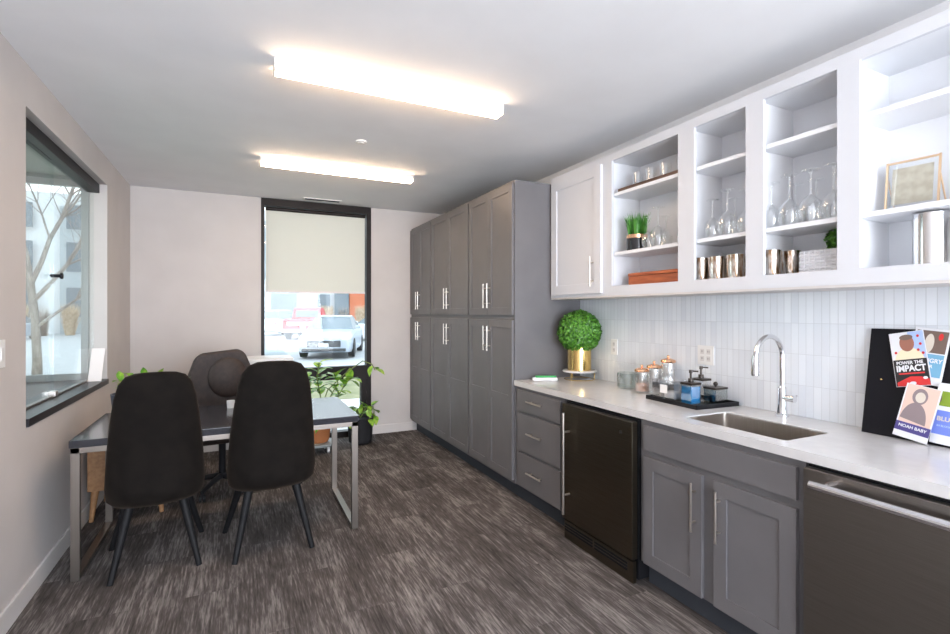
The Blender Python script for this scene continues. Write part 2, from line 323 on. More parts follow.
for k in range(3): sl.box(.68, 1.06, 5.833+k*.02, 5.841+k*.02, ZC-.014, ZC-.009)
sl.build('slot', 'toe', v, smooth=False)

# ------------------------------------------------------------------ cabinets
def handle(p, parent, L=.2, vert=True, out=(-1, 0, 0), name='handle', m='nickel', r=.006, off=.032):
    p = Vector(p); o = Vector(out)*off; d = Vector((0, 0, L/2)) if vert else Vector((0, L/2, 0)); b = MB()
    b.cyl(p+o-d, p+o+d, r, n=14)
    for s in (-.62, .62): b.cyl(p+d*s, p+o+d*s, r*.85, n=10)
    return b.build(name, m, parent)
def shaker(xf, y0, y1, z0, z1, th=.02, rail=.062, mid=None):   # door face at x=xf looking to -x
    b = MB(); rec = .008
    b.box(xf+rec, xf+th, y0, y1, z0, z1)
    bz = .0015
    b.box(xf, xf+rec+.001, y0, y0+rail, z0, z1, bz).box(xf, xf+rec+.001, y1-rail, y1, z0, z1, bz)
    b.box(xf, xf+rec+.001, y0+rail-.001, y1-rail+.001, z0, z0+rail, bz).box(xf, xf+rec+.001, y0+rail-.001, y1-rail+.001, z1-rail, z1, bz)
    if mid: b.box(xf, xf+rec+.001, y0+rail-.001, y1-rail+.001, mid-rail/2, mid+rail/2, bz)
    return b
XF = 2.0
names = ['tall grey storage cabinet standing against the back wall, farthest of three', 'middle tall grey storage cabinet of the three along the right wall', 'tall grey storage cabinet right beside the white counter, nearest of three']
for (ya, ym, yb), lab in zip(((5.30, 5.70, 6.045), (4.275, 4.79, 5.30), (3.43, 3.86, 4.275)), names):
    t = thing('tall_cabinet', (2.33, (ya+yb)/2, 0), lab, 'cabinet', 'tall grey cabinets on the right')
    MB().box(XF+.0, 2.655, ya, yb, .13, 2.57, .001).build('carcass', 'gray_paint', t)
    MB().box(XF+.07, 2.6, ya, yb, 0, .13).build('toe_kick', 'toe', t, smooth=False)
    for z0, z1, mid in ((1.482, 2.545, None), (.155, 1.442, .80)):
        for a_, b_, side in ((ya+.012, ym-.002, 1), (ym+.002, yb-.012, -1)):
            dr = shaker(XF-.021, a_, b_, z0, z1, mid=mid).build('door', 'gray_paint', t)
            hy = b_-.035 if side == 1 else a_+.035
            handle((XF-.02, hy, 1.65 if mid is None else 1.28), dr, L=.215)
# base drawer cabinet
t = thing('drawer_cabinet', (2.33, 3.1, 0), 'grey base cabinet with three drawers under the left end of the counter', 'cabinet')
MB().box(XF+.012, 2.655, 2.775, 3.43, .13, .918, .001).build('carcass', 'gray_paint', t)
MB().box(XF+.07, 2.6, 2.775, 3.43, 0, .13).build('toe_kick', 'toe', t, smooth=False)
for z0, z1 in ((.737, .895), (.427, .717), (.145, .407)):
    d_ = MB().box(XF-.008, XF+.012, 2.80, 3.375, z0, z1, .004).build('drawer', 'gray_paint', t)
    handle((XF-.008, 3.10, (z0+z1)/2+.01), d_, L=.2, vert=False)
# undercounter fridge
t = thing('undercounter_fridge', (2.33, 2.42, 0), 'dark stainless undercounter fridge between drawer cabinet and sink cabinet', 'fridge')
MB().box(XF+.0, 2.64, 2.072, 2.735, .02, .905, .002).build('body', 'black', t)
MB().box(XF-.045, XF-.005, 2.076, 2.728, .135, .897, .004).build('door', 'steel', t)
dr = t.children[-1]
handle((XF-.045, 2.645, .52), dr, L=.66, r=.009, off=.05)
MB().box(XF-.0465, XF-.0445, 2.155, 2.175, .815, .835).build('badge', 'silver', dr, smooth=False)
g = MB().box(XF-.038, XF-.012, 2.076, 2.71, .005, .125, .003).build('kick_grille', 'steel', t)
s_ = MB()
for k in range(2):
    for j in range(3): s_.box(XF-.041, XF-.037, 2.12+k*.3, 2.40+k*.3, .06+j*.018, .07+j*.018)
s_.build('vent_slot', 'black', g, smooth=False)
# sink cabinet
t = thing('sink_cabinet', (2.33, 1.62, 0), 'grey two door base cabinet under the sink', 'cabinet')
b = MB().box(XF+.012, XF+.03, 1.185, 2.065, .13, .918).box(XF+.03, 2.655, 1.185, 1.203, .13, .918).box(XF+.03, 2.655, 2.047, 2.065, .13, .918).box(XF+.03, 2.655, 1.2, 2.05, .13, .15).box(2.64, 2.655, 1.2, 2.05, .13, .918)
b.build('carcass', 'gray_paint', t, smooth=False)
MB().box(XF+.07, 2.6, 1.185, 2.065, 0, .13).build('toe_kick', 'toe', t, smooth=False)
MB().box(XF-.008, XF+.012, 1.212, 2.03, .755, .888, .004).build('false_drawer_front', 'gray_paint', t)
for a_, b_, hy in ((1.655, 2.03, 1.69), (1.212, 1.59, 1.555)):
    dr = shaker(XF-.009, a_, b_, .137, .722, rail=.068).build('door', 'gray_paint', t)
    handle((XF-.008, hy, .565), dr, L=.235)
# dishwasher
t = thing('dishwasher', (2.33, .87, 0), 'stainless dishwasher with long bar handle at the right end of counter', 'dishwasher')
MB().box(XF+.01, 2.62, .575, 1.175, .02, .912, .002).build('body', 'black', t)
dd = MB().box(XF-.03, XF+.005, .578, 1.172, .11, .905, .004).build('door', 'steel_washer', t)
hb = MB().cyl((XF-.085, .60, .862), (XF-.085, 1.115, .862), .0155, n=18)
for y in (.64, 1.07): hb.cyl((XF-.03, y, .868), (XF-.085, y, .865), .011, n=12)
hb.build('handle', 'chrome', dd)
MB().box(XF+.04, XF+.06, .58, 1.17, 0, .10).build('kick_plate', 'black', t, smooth=False)
# end panel of cabinets to the right, out of frame
MB_end = MB().box(XF+.012, 2.66, .30, .57, 0, .918); tag(MB_end.build('filler_cabinet', 'gray_paint', smooth=False), 'grey filler cabinet past the dishwasher, beyond the picture edge', 'cabinet')
# worktop with sink cut-out
ct = thing('worktop', (2.33, 1.87, .92), 'long white quartz worktop along the right wall', 'worktop')
sx0, sx1, sy0, sy1 = 2.085, 2.40, 1.31, 1.84
b = bmesh.new()
def ringpts(x0, x1, y0, y1, z): return [(x0, y0, z), (x1, y0, z), (x1, y1, z), (x0, y1, z)]
def frame_slab(z0, z1):
    mb = MB(); t = mb.b
    O = [[t.verts.new(p) for p in ringpts(XF-.008, XR-.013, .30, 3.43, z)] for z in (z0, z1)]
    n = 20; I = []
    rc = .02; loop = []
    for (cx, cy, a0) in ((sx1-rc, sy1-rc, 0), (sx0+rc, sy1-rc, 90), (sx0+rc, sy0+rc, 180), (sx1-rc, sy0+rc, 270)):
        for k in range(5):
            a = math.radians(a0+k*22.5); loop.append((cx+rc*math.cos(a), cy+rc*math.sin(a)))
    for z in (z0, z1): I.append([t.verts.new((x, y, z)) for x, y in loop])
    for k in range(2):
        q = O[k]; i = I[k]
        # outer corners: 0(x0,y0) 1(x1,y0) 2(x1,y1) 3(x0,y1); inner groups 0:(x1,y1) 1:(x0,y1) 2:(x0,y0) 3:(x1,y0)
        t.faces.new([q[2], q[3]]+i[5:10][::-1][2:]+i[0:5][::-1][:3]) if False else None
        g = [i[0:5], i[5:10], i[10:15], i[15:20]]
        oc = [q[2], q[3], q[0], q[1]]
        for m_ in range(4):
            nx = (m_+1) % 4
            t.faces.new([oc[m_]]+[g[m_][2], g[m_][3], g[m_][4], g[nx][0], g[nx][1], g[nx][2]]+[oc[nx]])
    for R_ in (O, I):
        nn = len(R_[0])
        for k in range(nn): t.faces.new((R_[0][k], R_[0][(k+1) % nn], R_[1][(k+1) % nn], R_[1][k]))
    bmesh.ops.recalc_face_normals(t, faces=t.faces); return mb
frame_slab(.92, .96).build('slab', 'quartz', ct, angle=30)
sk = MB(); e = .006
def rr(x0, x1, y0, y1, z, rc=.02):
    L = []
    for (cx, cy, a0) in ((x1-rc, y1-rc, 0), (x0+rc, y1-rc, 90), (x0+rc, y0+rc, 180), (x1-rc, y0+rc, 270)):
        for k in range(5): a = math.radians(a0+k*22.5); L.append((cx+rc*math.cos(a), cy+rc*math.sin(a), z))
    return L
sk.loft([rr(sx0-.015, sx1+.015, sy0-.015, sy1+.015, .919), rr(sx0+.0015, sx1-.0015, sy0+.0015, sy1-.0015, .919), rr(sx0+.001, sx1-.001, sy0+.001, sy1-.001, .954), rr(sx0+.002, sx1-.002, sy0+.002, sy1-.002, .954), rr(sx0+.003, sx1-.003, sy0+.003, sy1-.003, .75, .03), rr(sx0+.01, sx1-.01, sy0+.01, sy1-.01, .735, .03), rr(2.22, 2.28, 1.55, 1.61, .73, .02)], cap=False)
sk.box(2.22, 2.28, 1.55, 1.61, .727, .731)
sk.loft([rr(sx0-.015, sx1+.015, sy0-.015, sy1+.015, .918), rr(sx0-.013, sx1+.013, sy0-.013, sy1+.013, .72)], cap=False)
sn = thing('sink', (2.24, 1.58, .72), 'rectangular undermount stainless sink set in the white worktop', 'sink')
sk.build('basin', 'sink_steel', sn); MB().cyl((2.25, 1.58, .731), (2.25, 1.58, .735), .035, n=24).build('drain', 'chrome', sn)
# faucet
fx, fy = 2.555, 1.625
f = thing('faucet', (fx, fy, .96), 'tall chrome gooseneck faucet behind the sink', 'faucet')
MB().lathe((fx, fy, .96), [(0, 0), (.031, 0), (.031, .012), (.024, .02), (.020, .06), (.0195, .15), (.015, .158), (0, .158)]).build('base', 'chrome', f)
pts = [(fx, fy, 1.11), (fx, fy, 1.275)]
R_ = .105
for k in range(1, 13): a = PI*k/13; pts.append((fx-R_+R_*math.cos(a), fy-.02*(1-math.cos(a))/2*0, 1.275+R_*math.sin(a)))
pts.append((fx-2*R_-.004, fy, 1.265)); MB().tube(pts, .0125, 16).build('spout', 'chrome', f)
MB().lathe((fx-2*R_-.005, fy, 1.185), [(0, 0), (.018, 0), (.0195, .01), (.018, .075), (.014, .1), (0, .1)]).build('spray_head', 'chrome', f)
hd = MB().cyl((fx, fy, 1.06), (fx+.0, fy-.05, 1.06), .017, n=18).cyl((fx, fy-.05, 1.06), (fx, fy-.065, 1.06), .0185, n=18).cyl((fx, fy-.058, 1.065), (fx+.02, fy-.062, 1.075), .006)
hd.build('lever', 'copper' if False else 'chrome', f)

# ------------------------------------------------------------------ upper cabinets
UX = 2.348; B0, B1 = 1.622, 2.613
def upper(name, ya, yb, oa, ob, lab):
    t = thing(name, (2.5, (ya+yb)/2, B0), lab, 'cabinet', 'open white wall cabinets')
    b = MB()
    b.box(UX+.018, XR-.014, ya, ya+.017, B0, B1).box(UX+.018, XR-.014, yb-.017, yb, B0, B1)
    b.box(UX+.018, XR-.014, ya+.017, yb-.017, 1.655, 1.687).box(UX+.018, XR-.014, ya+.017, yb-.017, 2.56, 2.585).box(XR-.026, XR-.014, ya+.017, yb-.017, 1.687, 2.56)
    b.build('carcass', 'white_paint_lit', t, smooth=False)
    fr = MB().box(UX, UX+.018, ya, oa, B0, B1).box(UX, UX+.018, ob, yb, B0, B1).box(UX, UX+.018, oa, ob, B0, 1.687).box(UX, UX+.018, oa, ob, 2.56, B1)
    fr.build('face_frame', 'white_paint', t, smooth=False)
    for z in (1.90, 2.315):
        MB().box(UX+.022, XR-.026, ya+.017, yb-.017, z, z+.022, .001).build('shelf', 'white_paint_lit', t)
    return t
t = thing('upper_cabinet', (2.5, 3.08, B0), 'closed white wall cabinet with one door beside the tall grey cabinets', 'cabinet')
MB().box(UX, XR-.014, 2.735, 3.43, B0, B1, .001).build('carcass', 'white_paint', t)
dr = shaker(UX-.02, 2.785, 3.40, 1.642, 2.56, rail=.075).build('door', 'white_paint', t)
handle((UX-.02, 2.865, 1.80), dr, L=.215)
upper('shelf_cabinet', 2.06, 2.735, 2.115, 2.69, 'open white wall cabinet holding the potted grass and red wooden box')
upper('shelf_cabinet', 1.634, 2.06, 1.683, 2.0, 'open white wall cabinet with three metallic cups on its bottom')
upper('shelf_cabinet', 1.21, 1.634, 1.254, 1.588, 'open white wall cabinet holding the woven basket under stemware')
upper('shelf_cabinet', .30, 1.21, .36, 1.167, 'widest open white wall cabinet, with gold frame and silver cylinder')
tag(MB().box(UX+.002, XR-.014, .3, 3.43, 1.610, 1.6215).build('light_rail', 'trim_paint', smooth=False), 'thin pale strip running under the white wall cabinets', 'trim')

# ------------------------------------------------------------------ things on the shelves
SA, SB, S0 = 2.337, 1.922, 1.687
# tray with tumblers
tag(MB().box(2.375, 2.60, 2.12, 2.66, SA, SA+.022, .003).build('wooden_tray', 'wood_dark'), 'dark wooden tray under tumblers on the top shelf left of the stemware', 'tray')
tum = None
lbs = ['leftmost', 'second from left', 'third from left', 'rightmost']
for k, y in enumerate((2.60, 2.475, 2.35, 2.21)):
    p = (2.50, y, SA+.022)
    if tum is None: tum = tag(MB().lathe(p, [(0, .002), (.032, .002), (.038, .11), (.036, .11), (.030, .010), (0, .010)], 28).build('tumbler', 'glassware'), '', 'glass', 'tumblers on the wooden tray'); o = tum
    else: o = dup(tum, p)
    o['label'] = 'clear tumbler on dark wooden tray, %s of four' % lbs[k]
# potted grass
random.seed(3)
gp = thing('potted_grass', (2.46, 2.565, SB), 'faux green grass in black pot with copper rim on white shelf', 'potted plant')
MB().lathe((2.46, 2.565, SB), [(0, 0), (.066, 0), (.068, .004), (.068, .085), (.0, .085)]).build('pot', 'black_gloss', gp)
MB().lathe((2.46, 2.565, SB+.085), [(0, 0), (.0695, 0), (.0695, .024), (.064, .024), (.064, .015), (0, .015)]).build('rim', 'copper', gp)
gr = MB()
for k in range(230):
    a = random.uniform(0, 2*PI); r = .056*math.sqrt(random.random()); x, y = 2.46+r*math.cos(a), 2.565+r*math.sin(a)
    h = random.uniform(.11, .17); lx, ly = (x-2.46)*random.uniform(.3, 1.0), (y-2.565)*random.uniform(.3, 1.0); w_ = random.uniform(.0022, .004); ca, sa = math.cos(a*3), math.sin(a*3)
    z = SB+.098; V = [gr.b.verts.new(q) for q in ((x-w_*ca, y-w_*sa, z), (x+w_*ca, y+w_*sa, z), (x+lx*.4+w_*ca, y+ly*.4+w_*sa, z+h*.6), (x+lx*.4-w_*ca, y+ly*.4-w_*sa, z+h*.6), (x+lx*1.1, y+ly*1.1, z+h))]
    gr.b.faces.new(V[:4]); gr.b.faces.new((V[3], V[2], V[4]))
gr.build('foliage', 'leaf_grass', gp, smooth=False)
# upturned stemware
gl0 = None
def stem(x, y, z, s, label, group):
    global gl0
    if gl0 is None:
        gl0 = MB().lathe((x, y, z), [(.034, 0), (.042, .03), (.045, .06), (.040, .09), (.020, .115), (.006, .125), (.0042, .14), (.004, .21), (.008, .222), (.036, .229), (.036, .232), (0, .234)], 28).build('wine_glass', 'glassware'); o = tag(gl0, label, 'glass', group)
    else: o = dup(gl0, (x, y, z), label, group=group)
    o.scale = (s, s, s); return o
for x, y, s, lb in ((2.45, 2.455, .95, 'upturned wine glass standing right beside the black grass pot'), (2.43, 2.345, 1.1, 'large upturned wine glass by right stile of the grass cabinet'), (2.56, 2.40, .95, 'upturned wine glass behind two others on the grass shelf'), (2.54, 2.24, 1.0, 'upturned wine glass mostly hidden behind right stile of grass cabinet')):
    stem(x, y, SB, s, lb, 'stemware beside the potted grass')
for x, y, s, lb in ((2.43, 1.945, .95, 'leftmost upturned wine glass above the three metallic cups'), (2.43, 1.85, 1.1, 'taller upturned wine glass in front, middle of shelf above metallic cups'), (2.56, 1.90, 1.0, 'upturned wine glass at rear of shelf above metallic cups'), (2.44, 1.745, 1.0, 'rightmost upturned wine glass above the three metallic cups')):
    stem(x, y, SB, s, lb, 'stemware above the metallic cups')
for x, y, s, lb in ((2.43, 1.60, 1.0, 'leftmost front upturned wine glass above the woven basket'), (2.43, 1.51, 1.08, 'second front upturned wine glass from left above the basket'), (2.43, 1.41, 1.08, 'third front upturned wine glass from left above the basket'), (2.43, 1.31, 1.08, 'front upturned wine glass at right stile above the basket'), (2.56, 1.56, 1.0, 'left rear upturned wine glass above the woven basket'), (2.56, 1.46, 1.0, 'middle rear upturned wine glass above the woven basket'), (2.56, 1.35, 1.0, 'right rear upturned wine glass above the woven basket')):
    stem(x, y, SB, s, lb, 'stemware above the woven basket')
# red wooden box
wb = thing('wooden_box', (2.46, 2.40, S0), 'low reddish wooden lidded box on cabinet bottom beneath the potted grass', 'box')
MB().box(2.43, 2.54, 2.17, 2.615, S0, S0+.062, .002).build('box_body', 'wood_red', wb)
MB().box(2.428, 2.542, 2.168, 2.617, S0+.064, S0+.085, .003).build('lid', 'wood_red', wb)
# metallic cups
cup = None
for k, (x, y, lb) in enumerate(((2.43, 2.02, 'left of three speckled metallic cups in a row'), (2.43, 1.917, 'middle of three speckled metallic cups in a row'), (2.43, 1.80, 'right of three speckled metallic cups in a row'), (2.56, 1.97, 'speckled metallic cup in rear row, left behind the front three'), (2.56, 1.86, 'speckled metallic cup in rear row, right behind the front three'), (2.43, 1.60, 'speckled metallic cup beside the white woven basket'), (2.55, 1.575, 'speckled metallic cup at rear, half behind the one beside basket'))):
    p = (x, y, S0)
    if cup is None: cup = tag(MB().lathe(p, [(0, .002), (.036, .002), (.040, .008), (.042, .05), (.045, .13), (.043, .13), (.038, .012), (0, .012)], 28).build('metallic_cup', 'mercury'), lb, 'cup', 'speckled metallic cups')
    else: dup(cup, p, lb)
# woven basket and small ball plant
bk = MB(); bx0, bx1, by0, by1, bz = 2.43, 2.535, 1.285, 1.455, .105
for k in range(7):
    z = S0+.008+k*.015; e = .0015*(k % 2)
    bk.tube([(bx0-e, by0-e, z), (bx0-e, by1+e, z), (bx1+e, by1+e, z), (bx1+e, by0-e, z), (bx0-e, by0-e, z)], .0085, 8)
for y in [by0+.012+i*.0235 for i in range(7)]: bk.cyl((bx0-.005, y, S0), (bx0-.005, y, S0+bz), .0045, n=8)
bk.box(bx0, bx1, by0, by1, S0, S0+.01)
tag(bk.build('woven_basket', 'white_paint'), 'small white woven basket on cabinet bottom beside metallic cup', 'basket')
def ball(c, R, n, size, mt, name, parent=None, seed=1):
    random.seed(seed); mb = MB().sph(c, R*.86, n=14); c = Vector(c)
    for k in range(n):
        z = 1-2*(k+.5)/n; ph = k*2.39996; r = math.sqrt(1-z*z); d = Vector((r*math.cos(ph), r*math.sin(ph), z))
        d = (d+Vector([random.uniform(-.12, .12) for _ in range(3)])).normalized(); tg = d.orthogonal().normalized(); tg.rotate(Matrix.Rotation(random.uniform(0, 2*PI), 3, d))
        mb.leaf(c+d*R*random.uniform(.84, .93), tg+d*random.uniform(.3, 1.1), d, size*random.uniform(.8, 1.2), size*.7, .25, 3)
    return mb.build(name, mt, parent)
sb = thing('boxwood_plant', (2.53, 1.275, S0), 'small boxwood ball behind right stile next to the woven basket', 'plant')
MB().cyl((2.597, 1.37, S0), (2.597, 1.37, S0+.11), .03, .032).build('pot', 'white', sb)
ball((2.590, 1.37, S0+.165), .056, 260, .022, 'leaf_box', 'foliage', sb, 4)
# gold picture frame
pf = thing('picture_frame', (2.53, 1.08, SB), 'thin gold picture frame with cream print on shelf above silver cylinder', 'picture frame')
mx = Matrix.Translation((2.51, 1.062, SB+.001)) @ Matrix.Rotation(.10, 4, 'Y') @ Matrix.Rotation(math.radians(4), 4, 'Z')
fr = MB(); hw, H = .09, .21
fr.box(-.004, .004, -hw, -hw+.007, 0, H+.01, mx=mx).box(-.004, .004, hw-.007, hw, 0, H+.01, mx=mx).box(-.004, .004, -hw, hw, H, H+.008, mx=mx).box(-.004, .004, -hw, hw, .012, .018, mx=mx)
fr.cyl((2.53, .975, SB+.15), (2.59, .975, SB+.002), .003).cyl((2.53, 1.15, SB+.15), (2.59, 1.15, SB+.002), .003).build('frame', 'gold_frame', pf)
MB().box(-.001, .001, -hw+.02, hw-.02, .03, H-.012, mx=mx).build('print', 'cream', pf) if False else None
noisy(mat('cream', (.8, .7, .5), .6), (.62, .53, .36), (.80, .73, .56), ns=26, lo=.4, hi=.6)
MB().box(-.001, .001, -hw+.022, hw-.022, .034, H-.022, mx=mx).build('print', 'cream', pf, smooth=False)
MB().box(-.0025, -.002, -hw+.007, hw-.007, .018, H, mx=mx).build('glazing', 'glassware', pf, smooth=False)
mat('pink', (.7, .42, .38), .5)
tag(MB().lathe((2.50, .905, SB), [(0, 0), (.025, 0), (.028, .02), (.022, .06), (.0, .07)], 24).build('pink_ornament', 'pink'), 'small pink ornament on shelf at the right picture edge', 'ornament')
tag(MB().lathe((2.47, .975, S0), [(0, 0), (.058, 0), (.060, .004), (.060, .205), (.058, .205), (.057, .01), (0, .01)], 40).build('ice_bucket', 'silver'), 'shiny silver cylinder on the bottom of the widest wall cabinet', 'container')

# ------------------------------------------------------------------ things on the worktop
T = .96
def outlet(name, y, z, wy, lab):
    t = thing(name, (XR-.014, y, z-.06), lab, 'outlet')
    MB().box(XR-.019, XR-.012, y-wy/2, y+wy/2, z-.06, z+.06, .002).build('cover_plate', 'plastic_white', t)
    for yy in ((y,) if wy < .1 else (y-.023, y+.023)):
        for zz in (z-.022, z+.022):
            f_ = MB().box(XR-.0205, XR-.0185, yy-.014, yy+.014, zz-.016, zz+.016, .0008).build('socket_face', 'trim_paint', t)
            for e_ in (-.005, .005): MB().box(XR-.021, XR-.0203, yy+e_-.001, yy+e_+.001, zz-.004, zz+.007).build('slot', 'toe', f_, smooth=False)
outlet('wall_outlet', 3.0, 1.235, .072, 'narrow single white outlet on tile beside the boxwood ball')
outlet('wall_outlet', 2.165, 1.235, .118, 'wide double white outlet on tile above the black tray')
t = thing('light_switch', (XL, 3.045, 1.24), 'white switch plate on the left wall at the picture edge', 'switch')
MB().box(XL, XL+.006, 2.97, 3.05, 1.245, 1.375, .002).build('cover_plate', 'plastic_white', t)
MB().box(XL+.006, XL+.010, 2.995, 3.025, 1.28, 1.34, .001).build('rocker', 'plastic_white', t)
# stand with boxwood in gold pot
px, py = 2.50, 3.25
t = thing('cake_stand', (px, py, T), 'white marble round stand on slim gold legs beneath the boxwood ball', 'stand')
MB().lathe((px, py, T+.062), [(0, 0), (.131, 0), (.135, .004), (.135, .012), (.131, .016), (0, .016)], 40).build('plate', 'quartz', t)
lg = MB()
for a in (200, 320, 80):
    a = math.radians(a); x, y = px+.118*math.cos(a), py+.118*math.sin(a); lg.cyl((x, y, T), (x, y, T+.062), .004, n=10)
lg.tube([(px+.118*math.cos(2*PI*i/32), py+.118*math.sin(2*PI*i/32), T+.004) for i in range(33)], .003, 8); lg.build('leg_frame', 'gold', t)
t = thing('boxwood_topiary', (px, py, T+.078), 'round green boxwood ball in shiny gold pot on the marble stand', 'potted plant')
MB().lathe((px, py, T+.078), [(0, 0), (.092, 0), (.094, .003), (.094, .20), (.090, .20), (.088, .18), (0, .18)], 48).build('pot', 'gold', t)
ball((px, py, T+.387), .180, 2600, .027, 'leaf_box', 'foliage', t, 7)
# small packet
t = thing('wipes_packet', (2.20, 3.31, T), 'small white packet with green top lying by the tall grey cabinet', 'packet')
mx = Matrix.Translation((2.20, 3.30, T)) @ Matrix.Rotation(math.radians(-24), 4, 'Z')
MB().box(-.10, .10, -.03, .03, 0, .028, .012, 3, mx=mx).build('packet', 'white', t)
mat('green', (.02, .4, .08), .4); MB().box(-.075, .09, -.022, .026, .028, .040, .004, mx=mx).build('green_cap', 'green', t)
# glass bowl
tag(MB().lathe((2.53, 2.73, T), [(0, .002), (.07, .002), (.075, .012), (.075, .11), (.072, .11), (.071, .014), (0, .012)], 36).build('glass_bowl', 'glass_grey'), 'short wide clear glass bowl left of the copper lidded jars', 'bowl')
# jars
def jar(x, y, h, lab, fill=None):
    t = thing('lidded_jar', (x, y, T), lab, 'jar', 'copper lidded glass jars')
    MB().lathe((x, y, T), [(0, .002), (.042, .002), (.045, .010), (.045, h-.01), (.040, h), (.038, h), (.042, h-.012), (.042, .012), (0, .010)], 32).build('jar_body', 'glassware', t)
    ld = MB().lathe((x, y, T+h), [(0, 0), (.047, 0), (.049, .006), (.045, .016), (.025, .024), (.008, .028), (0, .028)], 32).build('lid', 'copper', t)
    MB().sph((x, y, T+h+.038), .0095, n=10).cyl((x, y, T+h+.025), (x, y, T+h+.034), .004).build('knob', 'copper', ld)
    if fill: MB().lathe((x, y, T+.012), [(0, 0), (.041, 0), (.041, .04), (.02, .052), (0, .045)], 24).build('filling', fill, t)
jar(2.47, 2.53, .142, 'shortest copper lidded jar with peach filling at the bottom', 'salt')
jar(2.525, 2.475, .170, 'middle height copper lidded glass jar behind the shortest')
jar(2.575, 2.40, .212, 'tallest copper lidded glass jar nearest the wall')
# black tray
mxT = Matrix.Translation((2.47, 2.13, T)) @ Matrix.Rotation(math.radians(-3), 4, 'Z')
b = MB().box(-.165, .165, -.20, .20, 0, .008, mx=mxT)
for q in ((-.165, -.158, -.2, .2), (.158, .165, -.2, .2), (-.165, .165, -.2, -.193), (-.165, .165, .193, .2)): b.box(*q, .0, .024, .001, mx=mxT)
tag(b.build('serving_tray', 'black'), 'rectangular black tray with blue soap dispenser on the worktop', 'tray')
def hollow(b, x0, x1, y0, y1, z0, z1, th=.004):
    b.box(x0, x1, y0, y1, z0, z0+th).box(x0, x0+th, y0, y1, z0+th, z1).box(x1-th, x1, y0, y1, z0+th, z1).box(x0+th, x1-th, y0, y0+th, z0+th, z1).box(x0+th, x1-th, y1-th, y1, z0+th, z1); return b
Z = T+.009
t = thing('acrylic_box', (2.41, 2.20, Z), 'clear acrylic lidded box at the left end of the black tray', 'box')
hollow(MB(), 2.330, 2.475, 2.13, 2.30, Z, Z+.105).build('box_body', 'acrylic', t, smooth=False)
MB().box(2.328, 2.477, 2.128, 2.302, Z+.107, Z+.125, .003).build('lid', 'acrylic', t)
MB().box(2.3290, 2.3298, 2.18, 2.235, Z+.045, Z+.095).build('paper_label', 'white', t, smooth=False)
tissue = MB().box(2.375, 2.45, 2.155, 2.25, Z+.006, Z+.05, .01); tissue.build('contents', 'white', t)
def dispenser(x, y, lab, liq, h=.135):
    t = thing('soap_dispenser', (x, y, Z), lab, 'dispenser', 'pump dispensers on the black tray')
    MB().box(x-.040, x+.040, y-.040, y+.040, Z, Z+h, .005, 3).build('bottle', 'glassware' if liq else 'acrylic', t)
    if liq: MB().box(x-.036, x+.036, y-.036, y+.036, Z+.004, Z+.104, .004).build('liquid_soap', liq, t)
    c = MB().box(x-.041, x+.041, y-.041, y+.041, Z+h-.005, Z+h+.008, .002).build('collar', 'bronze', t)
    MB().cyl((x, y, Z+h+.008), (x, y, Z+h+.03), .015).cyl((x, y, Z+h+.03), (x, y, Z+h+.065), .006).cyl((x, y, Z+h+.062), (x, y, Z+h+.08), .010).cyl((x, y, Z+h+.074), (x+.045, y-.012, Z+h+.070), .0045).build('pump', 'bronze', t)
dispenser(2.385, 2.055, 'square dispenser full of blue soap with bronze pump at tray front', 'blue_soap', .118)
dispenser(2.53, 2.105, 'clear square dispenser behind the blue soap one', None, .128)
t = thing('glass_canister', (2.52, 1.99, Z), 'small clear glass box with bronze rim at right end of tray', 'canister')
hollow(MB(), 2.475, 2.575, 1.96, 2.04, Z, Z+.085, .003).build('box_body', 'glass_grey', t, smooth=False)
MB().box(2.472, 2.578, 1.957, 2.043, Z+.086, Z+.098, .002).build('lid', 'bronze', t)
MB().cyl((2.525, 2.0, Z+.098), (2.525, 2.0, Z+.108), .006).sph((2.525, 2.0, Z+.115), .013, n=10).build('knob', 'bronze', t)
MB().box(2.50, 2.55, 1.975, 2.025, Z+.004, Z+.05, .008).build('contents', 'black_plastic', t)

# ------------------------------------------------------------------ leaning black board with flyers
th = math.atan2(.083, .47); mxB = Matrix.Translation((2.556, 0, T+.001)) @ Matrix.Rotation(th, 4, 'Y')
tag(MB().box(0, .008, .74, 1.264, 0, .475, .001, mx=mxB).build('display_board', 'black_board'), 'black display board leaning on tile at the right end of worktop', 'board')
def lp(y, z, d=.0): return mxB @ Vector((-d, y, z))
